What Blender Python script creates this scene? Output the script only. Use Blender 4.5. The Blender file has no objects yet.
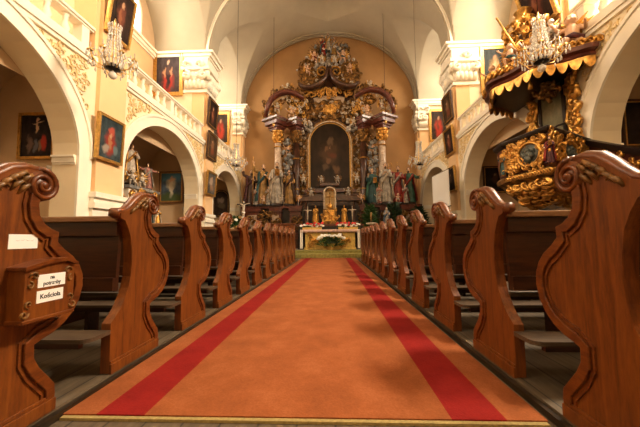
import bpy, bmesh, math, random
from mathutils import Vector, Matrix
sin, cos, pi, sqrt = math.sin, math.cos, math.pi, math.sqrt
scene = bpy.context.scene
COL = scene.collection
XC = -0.10            # centre line of the nave
rng = random.Random(7)

# ------------------------------------------------------------------ materials
def newmat(name):
    m = bpy.data.materials.new(name); m.use_nodes = True
    nt = m.node_tree; nt.nodes.clear()
    out = nt.nodes.new('ShaderNodeOutputMaterial'); b = nt.nodes.new('ShaderNodeBsdfPrincipled')
    nt.links.new(b.outputs[0], out.inputs[0])
    return m, nt, b
def ramp(nt, fac, stops):
    r = nt.nodes.new('ShaderNodeValToRGB'); cr = r.color_ramp
    while len(cr.elements) < len(stops): cr.elements.new(0.5)
    for e, (p, c) in zip(cr.elements, stops): e.position = p; e.color = (*c, 1)
    nt.links.new(fac, r.inputs[0]); return r.outputs[0]
def noise(nt, scale, detail=4, rough=.55, stretch=(1,1,1), dist=0.0):
    tc = nt.nodes.new('ShaderNodeTexCoord'); mp = nt.nodes.new('ShaderNodeMapping'); mp.inputs['Scale'].default_value = stretch
    n = nt.nodes.new('ShaderNodeTexNoise'); n.inputs['Scale'].default_value = scale; n.inputs['Detail'].default_value = detail
    n.inputs['Roughness'].default_value = rough; n.inputs['Distortion'].default_value = dist
    nt.links.new(tc.outputs['Object'], mp.inputs[0]); nt.links.new(mp.outputs[0], n.inputs['Vector'])
    return n.outputs['Fac']
def bump(nt, b, h, strength, dist=.02):
    bp = nt.nodes.new('ShaderNodeBump'); bp.inputs['Strength'].default_value = strength; bp.inputs['Distance'].default_value = dist
    nt.links.new(h, bp.inputs['Height']); nt.links.new(bp.outputs[0], b.inputs['Normal'])
def mix(a, b, t): return tuple(x*(1-t)+y*t for x, y in zip(a, b))
def plain(name, c, var=.25, scale=8, rough=.7, metal=0, bumpy=0, stretch=(1,1,1), spec=.4, dark=None):
    m, nt, b = newmat(name)
    n = noise(nt, scale, stretch=stretch)
    lo = dark or tuple(x*(1-var) for x in c); hi = tuple(min(1, x*(1+var*.5)) for x in c)
    nt.links.new(ramp(nt, n, [(.3, lo), (.7, hi)]), b.inputs['Base Color'])
    b.inputs['Roughness'].default_value = rough; b.inputs['Metallic'].default_value = metal
    b.inputs['Specular IOR Level'].default_value = spec
    if bumpy: bump(nt, b, n, bumpy)
    return m
def wood(name, dark, mid, light, grain=(14, 14, 1.2), rough=.38):
    m, nt, b = newmat(name)
    a = noise(nt, 3.5, 6, .6, grain, .6); f = noise(nt, 22, 3, .6, (grain[0]*.5, grain[1]*.5, grain[2]))
    mx = nt.nodes.new('ShaderNodeMath'); mx.operation = 'MULTIPLY_ADD'; mx.inputs[1].default_value = .35
    nt.links.new(f, mx.inputs[0]); nt.links.new(a, mx.inputs[2])
    c = ramp(nt, mx.outputs[0], [(.42, dark), (.62, mid), (.85, light)])
    nt.links.new(c, b.inputs['Base Color']); b.inputs['Roughness'].default_value = rough
    b.inputs['Specular IOR Level'].default_value = .45
    bump(nt, b, mx.outputs[0], .12, .004)
    return m
def painting(name, bg, shapes, rough=.6, bgvar=.5):
    """canvas colours made of soft ellipses (cx, cz, rx, rz, colour) in the canvas' own 0..1 frame"""
    m, nt, b = newmat(name)
    tc = nt.nodes.new('ShaderNodeTexCoord'); ns = nt.nodes.new('ShaderNodeTexNoise')
    ns.inputs['Scale'].default_value = 5; ns.inputs['Detail'].default_value = 6
    nt.links.new(tc.outputs['Generated'], ns.inputs['Vector'])
    ad = nt.nodes.new('ShaderNodeVectorMath'); ad.operation = 'MULTIPLY_ADD'
    ad.inputs[1].default_value = (.34, 0, .26)
    nt.links.new(ns.outputs['Color'], ad.inputs[0]); nt.links.new(tc.outputs['Generated'], ad.inputs[2])
    cur = ramp(nt, ns.outputs['Fac'], [(.3, tuple(x*(1-bgvar) for x in bg)), (.7, tuple(min(1, x*(1+bgvar)) for x in bg))])
    for cx, cz, rx, rz, c in shapes:
        s = nt.nodes.new('ShaderNodeVectorMath'); s.operation = 'SUBTRACT'; s.inputs[1].default_value = (cx+.17, 0, cz+.13)
        k = nt.nodes.new('ShaderNodeVectorMath'); k.operation = 'MULTIPLY'; k.inputs[1].default_value = (1/rx, 0, 1/rz)
        l = nt.nodes.new('ShaderNodeVectorMath'); l.operation = 'LENGTH'
        r = nt.nodes.new('ShaderNodeMapRange'); r.interpolation_type = 'SMOOTHSTEP'
        r.inputs['From Min'].default_value = 1.25; r.inputs['From Max'].default_value = .5
        x = nt.nodes.new('ShaderNodeMix'); x.data_type = 'RGBA'
        nt.links.new(ad.outputs[0], s.inputs[0]); nt.links.new(s.outputs[0], k.inputs[0]); nt.links.new(k.outputs[0], l.inputs[0])
        nt.links.new(l.outputs['Value'], r.inputs['Value']); nt.links.new(r.outputs[0], x.inputs[0])
        nt.links.new(cur, x.inputs[6]); x.inputs[7].default_value = (*c, 1); cur = x.outputs[2]
    nt.links.new(cur, b.inputs['Base Color']); b.inputs['Roughness'].default_value = rough; b.inputs['Specular IOR Level'].default_value = .12
    return m
def marble(name, stops, scale=3, rough=.3, dist=1.5):
    m, nt, b = newmat(name)
    nt.links.new(ramp(nt, noise(nt, scale, 7, .6, dist=dist), stops), b.inputs['Base Color'])
    b.inputs['Roughness'].default_value = rough
    return m

PLASTER = plain('cream plaster', (.86, .73, .52), .06, 1.5, .9)
PEACH   = plain('peach plaster', (.86, .57, .31), .08, 1.2, .9)
WHITE   = plain('white stucco', (.92, .85, .72), .05, 3, .85)
OCHRE   = plain('gilded stucco', (.80, .60, .30), .2, 12, .6)
OCHREP  = plain('ochre gilt panel', (.86, .60, .17), .35, 9, .5)
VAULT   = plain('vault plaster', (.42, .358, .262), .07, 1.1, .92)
ORANGE  = plain('orange plaster', (.45, .250, .105), .16, .8, .9)
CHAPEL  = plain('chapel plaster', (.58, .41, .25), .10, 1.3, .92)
PEW     = wood('varnished oak', (.070, .015, .002), (.135, .034, .0038), (.205, .058, .0065), (10, 10, 1.0), .42)
PEWLONG = wood('shade darkened oak boards', (.014, .004, .0015), (.034, .0095, .003), (.060, .018, .005), (1.2, 14, 14))  # the pew oak again, with the shade on the backs put into its colour
CAPWOOD = wood('polished oak moulding', (.050, .011, .002), (.110, .026, .004), (.19, .053, .008), (6, 2, 6), .36)
CARVED  = plain('carved oak leaves', (.22, .10, .025), .6, 20, .4)
RAILWOOD= wood('worn rail oak', (.08, .034, .013), (.19, .088, .036), (.32, .17, .08), (1.2, 14, 14), .34)
KNEEL   = wood('worn grey oak', (.030, .018, .010), (.065, .040, .022), (.11, .070, .042), (1.2, 14, 14), .5)
PLANK   = None
GOLD    = plain('gilding', (.78, .44, .11), .3, 9, .36, .85, .3, dark=(.32, .15, .04))
DGOLD   = plain('old gilding', (.36, .18, .05), .3, 6, .45, .6, .3, dark=(.022, .010, .005))
SILVER  = plain('silvered wood', (.62, .57, .52), .3, 7, .42, .35, .2, dark=(.22, .18, .15))
DARKM   = marble('dark brown marble', [(.3, (.020, .009, .006)), (.55, (.075, .028, .014)), (.8, (.19, .085, .038))])
REDM    = marble('oxblood marble', [(.3, (.06, .014, .010)), (.6, (.14, .035, .02)), (.85, (.24, .09, .05))])
PALEM   = marble('pale veined marble', [(.3, (.30, .20, .15)), (.55, (.55, .42, .32)), (.8, (.75, .64, .52))], 5)
GREENM  = marble('grey green marble', [(.3, (.12, .11, .06)), (.6, (.20, .18, .10)), (.85, (.28, .25, .15))], 4)
BLACKW  = plain('black brown wood', (.020, .010, .008), .5, 8, .35)
IVORY   = plain('ivory paint', (.66, .56, .44), .15, 8, .6, dark=(.30, .23, .17))
SKIN    = plain('painted flesh', (.62, .38, .24), .12, 10, .5)
HAIRM   = plain('dark painted hair', (.07, .035, .018), .3, 14, .6)
GREY    = plain('silver grey cloud', (.30, .29, .28), .35, 6, .5, dark=(.07, .065, .06))
IRON    = plain('dark iron', (.03, .025, .022), .2, 10, .5, .6)
BRASS   = plain('brass', (.75, .50, .18), .2, 10, .3, 1)
LINEN   = plain('white linen', (.86, .80, .74), .05, 20, .85)
PAPER   = plain('white paper', (.86, .84, .82), .02, 20, .8)
INK     = plain('black ink', (.012, .012, .014), .1, 10, .6)
FADED   = plain('faded pencil', (.50, .49, .50), .1, 10, .8)
LEAF    = plain('green leaves', (.055, .13, .03), .6, 9, .55)
DLEAF   = plain('dark green leaves', (.025, .055, .02), .6, 9, .55)
PETAL   = plain('white petals', (.88, .84, .76), .08, 12, .6)
REDPET  = plain('red petals', (.65, .03, .02), .3, 12, .6)
FRAMEG  = plain('gold picture frame', (.62, .36, .10), .35, 16, .4, .8, .2)
FRAMEB  = plain('brown picture frame', (.20, .085, .03), .3, 14, .4)
FRAMED  = plain('dark picture frame', (.06, .026, .012), .3, 14, .4)
def cloth(name, c): return plain(name, tuple(x*.72 for x in c), .3, 5, .55, dark=tuple(x*.18 for x in c))
RED = cloth('red paint', (.42, .035, .022)); BLUE = cloth('blue paint', (.10, .20, .38)); GREEN = cloth('green paint', (.05, .16, .10))
BROWN = cloth('brown paint', (.12, .05, .025)); TEAL = cloth('teal paint', (.05, .15, .17)); OCH = cloth('ochre paint', (.55, .30, .08))
PURPLE = cloth('purple paint', (.14, .035, .05)); WHITEP = cloth('white paint', (.66, .58, .49)); PINK = cloth('rose paint', (.62, .25, .18))
def glassmat():
    m, nt, b = newmat('cut crystal')
    b.inputs['Base Color'].default_value = (.96, .93, .88, 1); b.inputs['Roughness'].default_value = .10
    b.inputs['Transmission Weight'].default_value = .4; b.inputs['IOR'].default_value = 1.5; b.inputs['Specular IOR Level'].default_value = .9
    return m
CRYSTAL = glassmat()
def emit(name, c, s):
    m, nt, b = newmat(name)
    b.inputs['Base Color'].default_value = (*c, 1); b.inputs['Emission Color'].default_value = (*c, 1); b.inputs['Emission Strength'].default_value = s
    return m
PANE = emit('bright window glass', (1, .93, .80), 6.0)
def planks():
    m, nt, b = newmat('old floor boards')
    tc = nt.nodes.new('ShaderNodeTexCoord'); sp = nt.nodes.new('ShaderNodeSeparateXYZ'); nt.links.new(tc.outputs['Object'], sp.inputs[0])
    w = nt.nodes.new('ShaderNodeMath'); w.operation = 'MULTIPLY'; w.inputs[1].default_value = 1/.17
    nt.links.new(sp.outputs['X'], w.inputs[0])
    fr = nt.nodes.new('ShaderNodeMath'); fr.operation = 'FRACT'; nt.links.new(w.outputs[0], fr.inputs[0])
    fl = nt.nodes.new('ShaderNodeMath'); fl.operation = 'FLOOR'; nt.links.new(w.outputs[0], fl.inputs[0])
    wn = nt.nodes.new('ShaderNodeTexWhiteNoise'); wn.noise_dimensions = '1D'; nt.links.new(fl.outputs[0], wn.inputs['W'])
    n = noise(nt, 4, 6, .65, (9, .7, 1), .4)
    s = nt.nodes.new('ShaderNodeMath'); s.operation = 'MULTIPLY_ADD'; s.inputs[1].default_value = .12
    nt.links.new(wn.outputs['Value'], s.inputs[0]); nt.links.new(n, s.inputs[2])
    c = ramp(nt, s.outputs[0], [(.30, (.055, .036, .020)), (.6, (.105, .074, .044)), (.9, (.17, .125, .08))])
    g = nt.nodes.new('ShaderNodeMath'); g.operation = 'LESS_THAN'; g.inputs[1].default_value = .05; nt.links.new(fr.outputs[0], g.inputs[0])
    x = nt.nodes.new('ShaderNodeMix'); x.data_type = 'RGBA'; nt.links.new(g.outputs[0], x.inputs[0]); nt.links.new(c, x.inputs[6]); x.inputs[7].default_value = (.02, .014, .01, 1)
    nt.links.new(x.outputs[2], b.inputs['Base Color']); b.inputs['Roughness'].default_value = .6
    return m
PLANK = planks()
def carpetmat():
    m, nt, b = newmat('orange carpet with red borders')
    tc = nt.nodes.new('ShaderNodeTexCoord'); sp = nt.nodes.new('ShaderNodeSeparateXYZ'); nt.links.new(tc.outputs['Object'], sp.inputs[0])
    def band(lo, hi):
        a = nt.nodes.new('ShaderNodeMath'); a.operation = 'GREATER_THAN'; a.inputs[1].default_value = lo
        c = nt.nodes.new('ShaderNodeMath'); c.operation = 'LESS_THAN'; c.inputs[1].default_value = hi
        k = nt.nodes.new('ShaderNodeMath'); k.operation = 'MULTIPLY'
        nt.links.new(sp.outputs['X'], a.inputs[0]); nt.links.new(sp.outputs['X'], c.inputs[0])
        nt.links.new(a.outputs[0], k.inputs[0]); nt.links.new(c.outputs[0], k.inputs[1]); return k.outputs[0]
    s = nt.nodes.new('ShaderNodeMath'); s.operation = 'ADD'
    nt.links.new(band(-1.095, -.868), s.inputs[0]); nt.links.new(band(.515, .752), s.inputs[1])
    big = noise(nt, 3.5, 8, .7); fine = noise(nt, 90, 2, .7)
    k = nt.nodes.new('ShaderNodeMath'); k.operation = 'MULTIPLY_ADD'; k.inputs[1].default_value = .5
    nt.links.new(fine, k.inputs[0]); nt.links.new(big, k.inputs[2])
    o = ramp(nt, k.outputs[0], [(.45, (.185, .052, .016)), (.75, (.255, .073, .022)), (.95, (.31, .098, .034))])
    r = ramp(nt, k.outputs[0], [(.45, (.155, .0065, .006)), (.9, (.235, .012, .009))])
    x = nt.nodes.new('ShaderNodeMix'); x.data_type = 'RGBA'
    nt.links.new(s.outputs[0], x.inputs[0]); nt.links.new(o, x.inputs[6]); nt.links.new(r, x.inputs[7])
    nt.links.new(x.outputs[2], b.inputs['Base Color']); b.inputs['Roughness'].default_value = .95; b.inputs['Specular IOR Level'].default_value = .15
    bump(nt, b, fine, .25, .01)
    return m

# ------------------------------------------------------------------ mesh builder
class MB:
    def __init__(s): s.V = []; s.F = []; s.S = []
    def add(s, vs, fs, smooth=False):
        o = len(s.V); s.V += [tuple(v) for v in vs]; s.F += [tuple(i+o for i in f) for f in fs]; s.S += [smooth]*len(fs); return s
    def box(s, x0, x1, y0, y1, z0, z1, rot=None, at=(0,0,0)):
        if x0 > x1: x0, x1 = x1, x0
        vs = [(x, y, z) for x in (x0, x1) for y in (y0, y1) for z in (z0, z1)]
        if rot is not None: vs = [tuple(rot @ Vector(v) + Vector(at)) for v in vs]
        return s.add(vs, [(0,1,3,2), (4,6,7,5), (0,4,5,1), (2,3,7,6), (0,2,6,4), (1,5,7,3)])
    def prism(s, poly, axis, a, b, smooth=False):
        """poly in the two axes other than `axis`, pushed from a to b along it"""
        def P(p, t): return {0: (t, p[0], p[1]), 1: (p[0], t, p[1]), 2: (p[0], p[1], t)}[axis]
        n = len(poly); vs = [P(p, a) for p in poly] + [P(p, b) for p in poly]
        s.add(vs, [tuple(range(n)), tuple(range(2*n-1, n-1, -1))]); s.S[-1] = s.S[-2] = False
        s.add(vs, [(i, (i+1) % n, n+(i+1) % n, n+i) for i in range(n)], smooth); return s
    def strip(s, outer, inner, axis, a, b):
        """band between two open lines of equal length, pushed from a to b"""
        def P(p, t): return {0: (t, p[0], p[1]), 1: (p[0], t, p[1]), 2: (p[0], p[1], t)}[axis]
        n = len(outer); vs = [P(p, a) for p in outer] + [P(p, a) for p in inner] + [P(p, b) for p in outer] + [P(p, b) for p in inner]
        fs = []
        for i in range(n-1):
            fs += [(i, i+1, n+i+1, n+i), (2*n+i, 3*n+i, 3*n+i+1, 2*n+i+1), (i, 2*n+i, 2*n+i+1, i+1), (n+i, n+i+1, 3*n+i+1, 3*n+i)]
        fs += [(0, n, 3*n, 2*n), (n-1, 3*n-1, 4*n-1, 2*n-1)]
        return s.add(vs, fs)
    def tube(s, pts, rad, n=8, sx=1, up=(0,0,1), closed=False):
        """tube along pts; rad a number or one per point; sx widens it across (along up x tangent)"""
        pts = [Vector(p) for p in pts]; m = len(pts)
        if not hasattr(rad, '__len__'): rad = [rad]*m
        vs = []; prev = None
        for i in range(m):
            t = (pts[min(i+1, m-1)] - pts[max(i-1, 0)])
            if t.length < 1e-9: t = Vector((0,0,1))
            t.normalize()
            u = Vector(up) if prev is None else prev
            a = u - t*u.dot(t)
            if a.length < 1e-4: a = Vector((1,0,0)) - t*t.x
            if a.length < 1e-4: a = Vector((0,1,0)) - t*t.y
            a.normalize(); prev = a if up == (0,0,1) else Vector(up)
            b = t.cross(a)
            for k in range(n):
                th = 2*pi*k/n; vs.append(pts[i] + (a*cos(th)*sx + b*sin(th))*rad[i])
        fs = [(i*n+k, i*n+(k+1) % n, (i+1)*n+(k+1) % n, (i+1)*n+k) for i in range(m-1) for k in range(n)]
        fs += [tuple(range(n-1, -1, -1)), tuple((m-1)*n+k for k in range(n))]
        return s.add(vs, fs, True)
    def lathe(s, prof, c=(0,0,0), n=16, fold=None, ex=1, ey=1, smooth=True):
        vs = []
        for i, (r, z) in enumerate(prof):
            for k in range(n):
                th = 2*pi*k/n; q = r*(fold(th, i/(len(prof)-1)) if fold else 1)
                vs.append((c[0]+q*cos(th)*ex, c[1]+q*sin(th)*ey, c[2]+z))
        m = len(prof)
        fs = [(i*n+k, i*n+(k+1) % n, (i+1)*n+(k+1) % n, (i+1)*n+k) for i in range(m-1) for k in range(n)]
        fs += [tuple(range(n-1, -1, -1)), tuple((m-1)*n+k for k in range(n))]
        return s.add(vs, fs, smooth)
    def ball(s, c, r, n=10, m=7, rot=None):
        if not hasattr(r, '__len__'): r = (r, r, r)
        vs = [Vector((0, 0, r[2]))]
        for i in range(1, m):
            ph = pi*i/m
            for k in range(n):
                th = 2*pi*k/n; vs.append(Vector((r[0]*sin(ph)*cos(th), r[1]*sin(ph)*sin(th), r[2]*cos(ph))))
        vs.append(Vector((0, 0, -r[2])))
        if rot is not None: vs = [rot @ v for v in vs]
        vs = [v + Vector(c) for v in vs]
        fs = [(0, 1+k, 1+(k+1) % n) for k in range(n)]
        for i in range(m-2):
            fs += [(1+i*n+k, 1+(i+1)*n+k, 1+(i+1)*n+(k+1) % n, 1+i*n+(k+1) % n) for k in range(n)]
        L = len(vs)-1; o = 1+(m-2)*n
        fs += [(L, o+(k+1) % n, o+k) for k in range(n)]
        return s.add(vs, fs, True)
    def curl(s, p, u, v, size, turns=1.1, thick=.16, hand=1, tail=1.0, n=5, flat=1.6):
        """an acanthus scroll: a tapering spiral in the plane u, v starting at p"""
        u = Vector(u).normalized(); v = Vector(v).normalized(); w = u.cross(v); pts = []; rr = []; K = 11
        for i in range(K):
            t = i/(K-1); a = hand*(t*turns*2*pi); R = size*(.5*(1-t)**1.2 + .10)
            q = Vector(p) + u*(size*.5*tail - R*cos(a)) + v*(R*sin(a)) + w*(size*.12*t)
            pts.append(q); rr.append(size*thick*(.55+.6*sin(pi*min(1, t*1.3+.12))))
        s.tube(pts, rr, n, flat, up=tuple(w)); return s
    def build(s, name, mat, parent=None, world=False, bevel=0, subsurf=0):
        me = bpy.data.meshes.new(name)
        off = Vector((0,0,0))
        if world and parent is not None:
            p = parent
            while p is not None: off = off + p.location; p = p.parent
        me.from_pydata([tuple(Vector(v)-off) for v in s.V], [], s.F)
        for p, sm in zip(me.polygons, s.S): p.use_smooth = sm
        bm = bmesh.new(); bm.from_mesh(me); bmesh.ops.recalc_face_normals(bm, faces=bm.faces); bm.to_mesh(me); bm.free()
        me.materials.append(mat); me.update()
        o = bpy.data.objects.new(name, me); COL.objects.link(o)
        if parent is not None: o.parent = parent
        if bevel:
            b = o.modifiers.new('soft edges', 'BEVEL'); b.width = bevel; b.segments = 2; b.limit_method = 'ANGLE'; b.angle_limit = .7
        return o
    def moved(s, M):
        s.V = [tuple(M @ Vector(v)) for v in s.V]; return s

def tag(o, label, cat, group=None):
    o['label'] = label; o['category'] = cat
    if group: o['group'] = group
    return o
def thing(name, label, cat, loc=(0,0,0), rz=0, group=None, rx=0):
    o = bpy.data.objects.new(name, None); COL.objects.link(o); o.empty_display_size = .1
    o.location = loc; o.rotation_euler = (rx, 0, rz); return tag(o, label, cat, group)
def struct(name, mb, mat, bevel=0, smooth=None):
    o = mb.build(name, mat, None, bevel=bevel); o['kind'] = 'structure'; return o
def kids(o): return [c for c in bpy.data.objects if c.parent == o]
def dup(root, loc, rz=None, label=None, group=None, tree=None):
    def cp(o, parent):
        c = o.copy(); COL.objects.link(c)
        if parent is not None: c.parent = parent
        for k in KIDS.get(o.name, []): cp(k, c)
        return c
    KIDS = {}
    for o in bpy.data.objects:
        if o.parent is not None: KIDS.setdefault(o.parent.name, []).append(o)
    r = cp(root, None); r.location = loc
    if rz is not None: r.rotation_euler.z = rz
    if label: r['label'] = label
    if group: r['group'] = group
    return r
def remeshed(mb, voxel):
    """the shapes of mb melted into one continuous skin"""
    me = bpy.data.meshes.new('tmp'); me.from_pydata(mb.V, [], mb.F)
    bm = bmesh.new(); bm.from_mesh(me); bmesh.ops.recalc_face_normals(bm, faces=bm.faces); bm.to_mesh(me); bm.free()
    o = bpy.data.objects.new('tmp', me); COL.objects.link(o)
    r = o.modifiers.new('r', 'REMESH'); r.mode = 'VOXEL'; r.voxel_size = voxel; r.use_smooth_shade = True
    sm = o.modifiers.new('s', 'SMOOTH'); sm.iterations = 3; sm.factor = .5
    dg = bpy.context.evaluated_depsgraph_get(); ev = o.evaluated_get(dg)
    out = bpy.data.meshes.new_from_object(ev)
    for p in out.polygons: p.use_smooth = True
    bpy.data.objects.remove(o); bpy.data.meshes.remove(me)
    return out
def meshobj(name, me, mat, parent):
    me.materials.clear(); me.materials.append(mat); o = bpy.data.objects.new(name, me); COL.objects.link(o); o.parent = parent; return o
ORD = ['first', 'second', 'third', 'fourth', 'fifth', 'sixth', 'seventh', 'eighth', 'ninth', 'tenth', 'eleventh', 'twelfth']
# ------------------------------------------------------------------ the room
W, OUT, SPR, RISE, VW = 5.35, 7.60, 8.90, 4.72, 5.35   # wall face, outer wall, springing, vault rise and half width
Y0, Y1 = -3.2, 18.15
BAYS = [(1.05, 6.40, 2.62), (7.45, 12.30, 2.55), (13.25, 17.55, 2.60)]   # gallery bays: near end, far end, lunette rise
ARCH = [(3.70, 2.40, 2.60, 2.02), (9.70, 2.20, 2.62, 1.83), (15.36, 1.98, 2.62, 1.70)]  # centre, half width, spring, rise
GAL, RAIL = 5.02, 5.72
PIERS = [(6.40, 7.45), (12.30, 13.25), (17.55, 18.15)]
SIDE = {-1: 'left', 1: 'right'}
def X(s, u): return XC + s*u
def sbox(mb, s, u0, u1, y0, y1, z0, z1): return mb.box(X(s,u0), X(s,u1), y0, y1, z0, z1)

def arc(c, a, z, h, n=24, d=0.0, y_from=0, y_to=1):
    return [(c-(a+d)*cos(pi*(y_from+(y_to-y_from)*i/n)), z+(h+d)*sin(pi*(y_from+(y_to-y_from)*i/n))) for i in range(n+1)]
def vault_z(x, y):
    u = abs(x-XC); zb = SPR + RISE*sqrt(max(0, 1-(u/VW)**2)) if u < VW else SPR
    zl = 0
    for a, b, h in BAYS:
        c, w = (a+b)/2, (b-a)/2
        if abs(y-c) < w: zl = SPR + h*sqrt(1-((y-c)/w)**2) + .52*max(0, VW-u)
    return max(zb, zl)
mb = MB(); NX, NY = 228, 322
xs = [XC-OUT+2*OUT*i/NX for i in range(NX+1)]; ys = [Y0+(Y1-Y0)*j/NY for j in range(NY+1)]
mb.add([(x, y, vault_z(x, y)) for y in ys for x in xs], [(j*(NX+1)+i, j*(NX+1)+i+1, (j+1)*(NX+1)+i+1, (j+1)*(NX+1)+i) for j in range(NY) for i in range(NX)], True)
vo = struct('ceiling', mb, VAULT)
bm = bmesh.new(); bm.from_mesh(vo.data)
for e in bm.edges:
    if len(e.link_faces) == 2 and e.calc_face_angle(0) > .16: e.smooth = False
bm.to_mesh(vo.data); bm.free()
for k, (a, b) in enumerate(PIERS[:2]):                       # transverse ribs of the vault
    o = [(XC-VW*cos(pi*i/40), SPR+RISE*sin(pi*i/40)) for i in range(41)]
    q = [(XC-(VW-.17)*cos(pi*i/40), SPR+(RISE-.17)*sin(pi*i/40)) for i in range(41)]
    struct('ceiling_rib', MB().strip(o, q, 1, a+.08, b-.08), VAULT)
    for y in (a+.02, b-.10):
        q2 = [(XC-(VW-.10)*cos(pi*i/40), SPR+(RISE-.10)*sin(pi*i/40)) for i in range(41)]
        struct('ceiling_moulding', MB().strip(o, q2, 1, y, y+.08), WHITE)
o = [(XC-VW*cos(pi*i/40), SPR+RISE*sin(pi*i/40)) for i in range(41)]
for d0, d1, y in ((0, .10, 17.88), (.0, .07, 17.70)):
    struct('ceiling_moulding', MB().strip(o, [(XC-(VW-d1)*cos(pi*i/40), SPR+(RISE-d1)*sin(pi*i/40)) for i in range(41)], 1, y, y+.12), VAULT)

struct('floor', MB().box(X(-1,OUT), X(1,OUT), Y0, Y1, -.30, -.045), PLANK)
for s in (-1, 1):                                            # boarded platforms the pews stand on, with an oak kerb
    e = -1.288 if s < 0 else .985
    struct('floor_platform', MB().box(e, X(s, W-.02), .2, 11.4, -.044, 0.0), PLANK)
    struct('floor_kerb', MB().box(e - s*.030, e + s*.0, .2, 11.4, -.044, -.012), wood('kerb oak', (.008,.005,.003), (.02,.012,.006), (.04,.024,.012), (14, 1.2, 14)))
struct('floor_step', MB().box(X(-1,5.3), X(1,5.3), 12.45, 18.1, -.044, .12), PALEM, .01)
struct('floor_step', MB().box(X(-1,2.3), X(1,2.3), 13.05, 18.1, .121, .24), PALEM, .01)
struct('wall_end', MB().box(X(-1,OUT+.3), X(1,OUT+.3), Y1, Y1+.3, -.3, 14.2), ORANGE)
struct('wall_entrance', MB().box(X(-1,OUT+.3), X(1,OUT+.3), Y0-.3, Y0, -.3, 14.2), PLASTER)

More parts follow.
